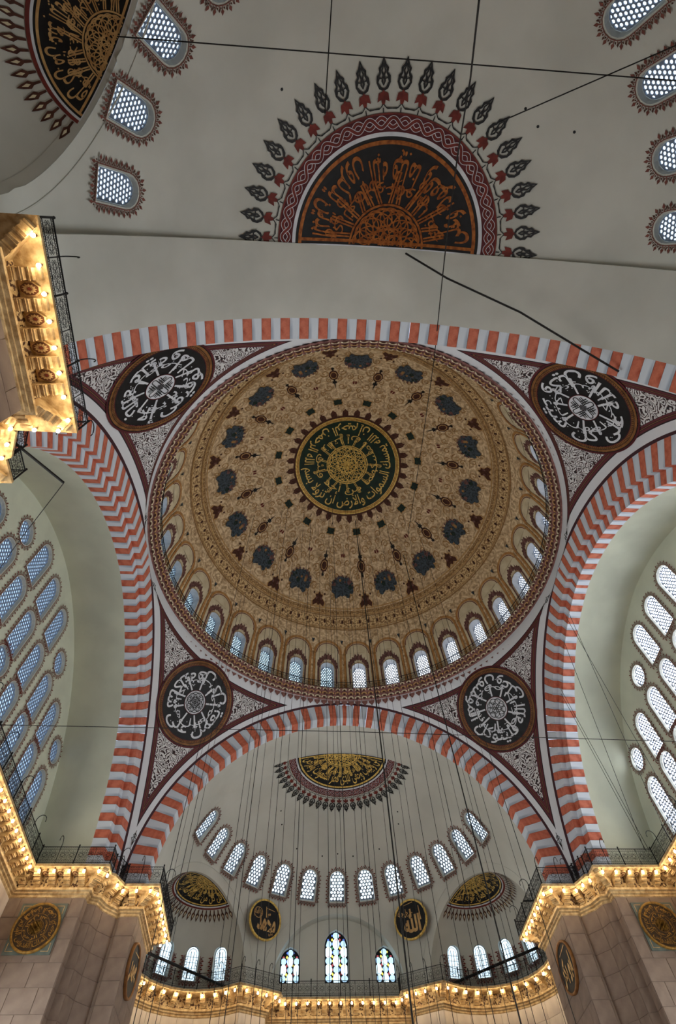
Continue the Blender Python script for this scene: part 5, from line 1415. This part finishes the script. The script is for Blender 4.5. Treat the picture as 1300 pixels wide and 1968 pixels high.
for sx in (-1, 1):
    L_ = 'left' if sx < 0 else 'right'
    cable([(sx*13.3, 20.6, 17.25), (sx*7.0, 26.9, 17.25)], .085, 'thick dark iron tie rod across the %s far apse' % L_, name='tie_rod', cat='rod', m=iron)
    cable([(sx*12.5, 16.0, 17.3), (sx*10.35, 16.1, 17.3)], .05, 'short dark iron rod pointing at the %s far calligraphy fan' % L_, name='iron_rod', cat='rod', m=iron)
cable([(-12.3, -11.7, 16.4), (-10.95, -10.3, 16.4)], .045, 'black iron arm sticking out below the near left gallery corner', name='iron_rod', cat='rod', m=iron)
cable([(-10.95, -10.3, 16.4), (-14.3, -6.6, 18.6), (-16.8, -3.7, 20.3)], .014, 'thin wire from the iron arm to the left lunette', name='tension_wire')
# slanting stay wires in front of the right arch
for p0, p1 in (((12.7, 1.8, 26.08), (16.2, 7.0, 16.9)), ((12.7, 1.4, 25.8), (16.0, 8.4, 16.9)), ((12.7, 3.2, 25.5), (15.6, 10.3, 16.9)), ((12.7, 5.9, 24.2), (15.9, 10.4, 16.9)), ((12.7, 6.1, 24.0), (15.72, 10.4, 16.9))):
    cable([p0, p1], .014, 'thin slanting stay wire in front of the right arch vault', 'stay wires before the right arch', name='stay_wire')
# pin holes in the plaster
ph = MB(); ph.lathe([(.001, .02), (.05, .02), (.06, 0)], 8); ph_me = ph.mesh('plaster_hook', iron)
def on_sphere(sy, x, th):      # x plan, polar deg
    z = CZS+RS*math.cos(math.radians(th)); h = RS*math.sin(math.radians(th)); y = sy*(CYS+math.sqrt(max(0, h*h-x*x))); p = Vector((x, y, z)); n_ = (Vector((0, sy*CYS, CZS))-p).normalized(); return p, n_
for sy, x, th in ((-1, -4.6, 40), (-1, -4.7, 33), (-1, 4.6, 40), (-1, 4.3, 34), (-1, 6.4, 45), (-1, 5.2, 40), (1, -4.5, 34), (1, -4.4, 38), (1, -3.2, 44), (1, 3.2, 44), (1, 4.6, 38), (1, 4.5, 34), (1, 0, 44), (1, -1.2, 45), (1, 1.2, 45)):
    p, n_ = on_sphere(sy, x, th); t = n_.cross(Vector((0, 0, 1))).normalized()
    tag(obj('plaster_hook', ph_me, None, frame(p, t, n_.cross(t), n_)), 'tiny dark iron hook in the plain %s half dome' % ('far' if sy > 0 else 'overhead'), 'hook', 'hooks in the %s half dome' % ('far' if sy > 0 else 'overhead'))

# ------------------------------------------------------------------ clear windows low in the walls (below the view)
lwm = {}
def low_window(key, M):
    if key not in lwm:
        ol = arch_outline(2.2, 4.2, 9); a = MB(); a.poly([(x, y, .03) for x, y in ol]); pn = a.mesh('pane', lowp[key])
        fr_ = MB(); fr_.tube([(x, y, .05) for x, y in ol], .08, 5, closed=True); fr_.box((-.03, 0, .04), (.03, 4.2, .09))
        for y in (1.1, 2.1, 3.1): fr_.box((-1.1, y-.03, .04), (1.1, y+.03, .09))
        lwm[key] = (pn, fr_.mesh('frame', lead))
    WN[0] += 1; o = obj('window_%d' % WN[0], None, None, M); tag(o, 'large clear arched window low in the %s wall, below the view' % key, 'window', 'low clear windows in the %s wall' % key, kind='structure')
    obj('pane', lwm[key][0], o); obj('window_frame', lwm[key][1], o)
for sx, key in ((-1, 'west'), (1, 'east')):
    for y in (-9, -5.4, -1.8, 1.8, 5.4, 9):
        for z in (1.2, 7.0): low_window(key, frame((sx*16.9, y, z), (0, -sx, 0), (0, 0, 1), (-sx, 0, 0)))
for sy, key in ((1, 'south'), (-1, 'north')):
    for x in (-2.6, 2.6): low_window(key, frame((x, sy*25.9, 2), (1 if sy > 0 else -1, 0, 0), (0, 0, 1), (0, -sy, 0)))

# ------------------------------------------------------------------ which one is which
def nth(i): return ORD[i] if i < 13 else str(i+1)+('st' if (i+1) % 10 == 1 else 'nd' if (i+1) % 10 == 2 else 'rd' if (i+1) % 10 == 3 else 'th')
for run in LLAB:
    for i, (_, _, t) in enumerate(sorted([l for l in LAMPS if l[0] == run], key=lambda l: l[1])):
        t['label'] = 'glowing bulb lamp, %s from the %s, %s' % (nth(i), 'bottom' if run == 'nw_pier' else 'left', LLAB[run])
hc = [o for o in SC.objects if o.get('group') == 'thin hanging cables under the great dome']
def pxc(o):
    p = Vector((o.location.x, o.location.y, 30)); return px(p)
for i, o in enumerate(sorted(hc, key=pxc)): o['label'] = 'thin vertical cable below the dome, %s from the left before the far half dome' % nth(i)
for gname, extra in (('stay wires before the right arch', 'slanting stay wire in front of the right arch vault, %s from the left'), ('hooks in the far half dome', 'tiny dark hook in the plain far half dome, %s from the left'), ('hooks in the overhead half dome', 'tiny dark hook in the plain overhead half dome, %s from the left')):
    for i, o in enumerate(sorted([o for o in SC.objects if o.get('group') == gname], key=lambda o: px(o.location))): o['label'] = extra % nth(i)
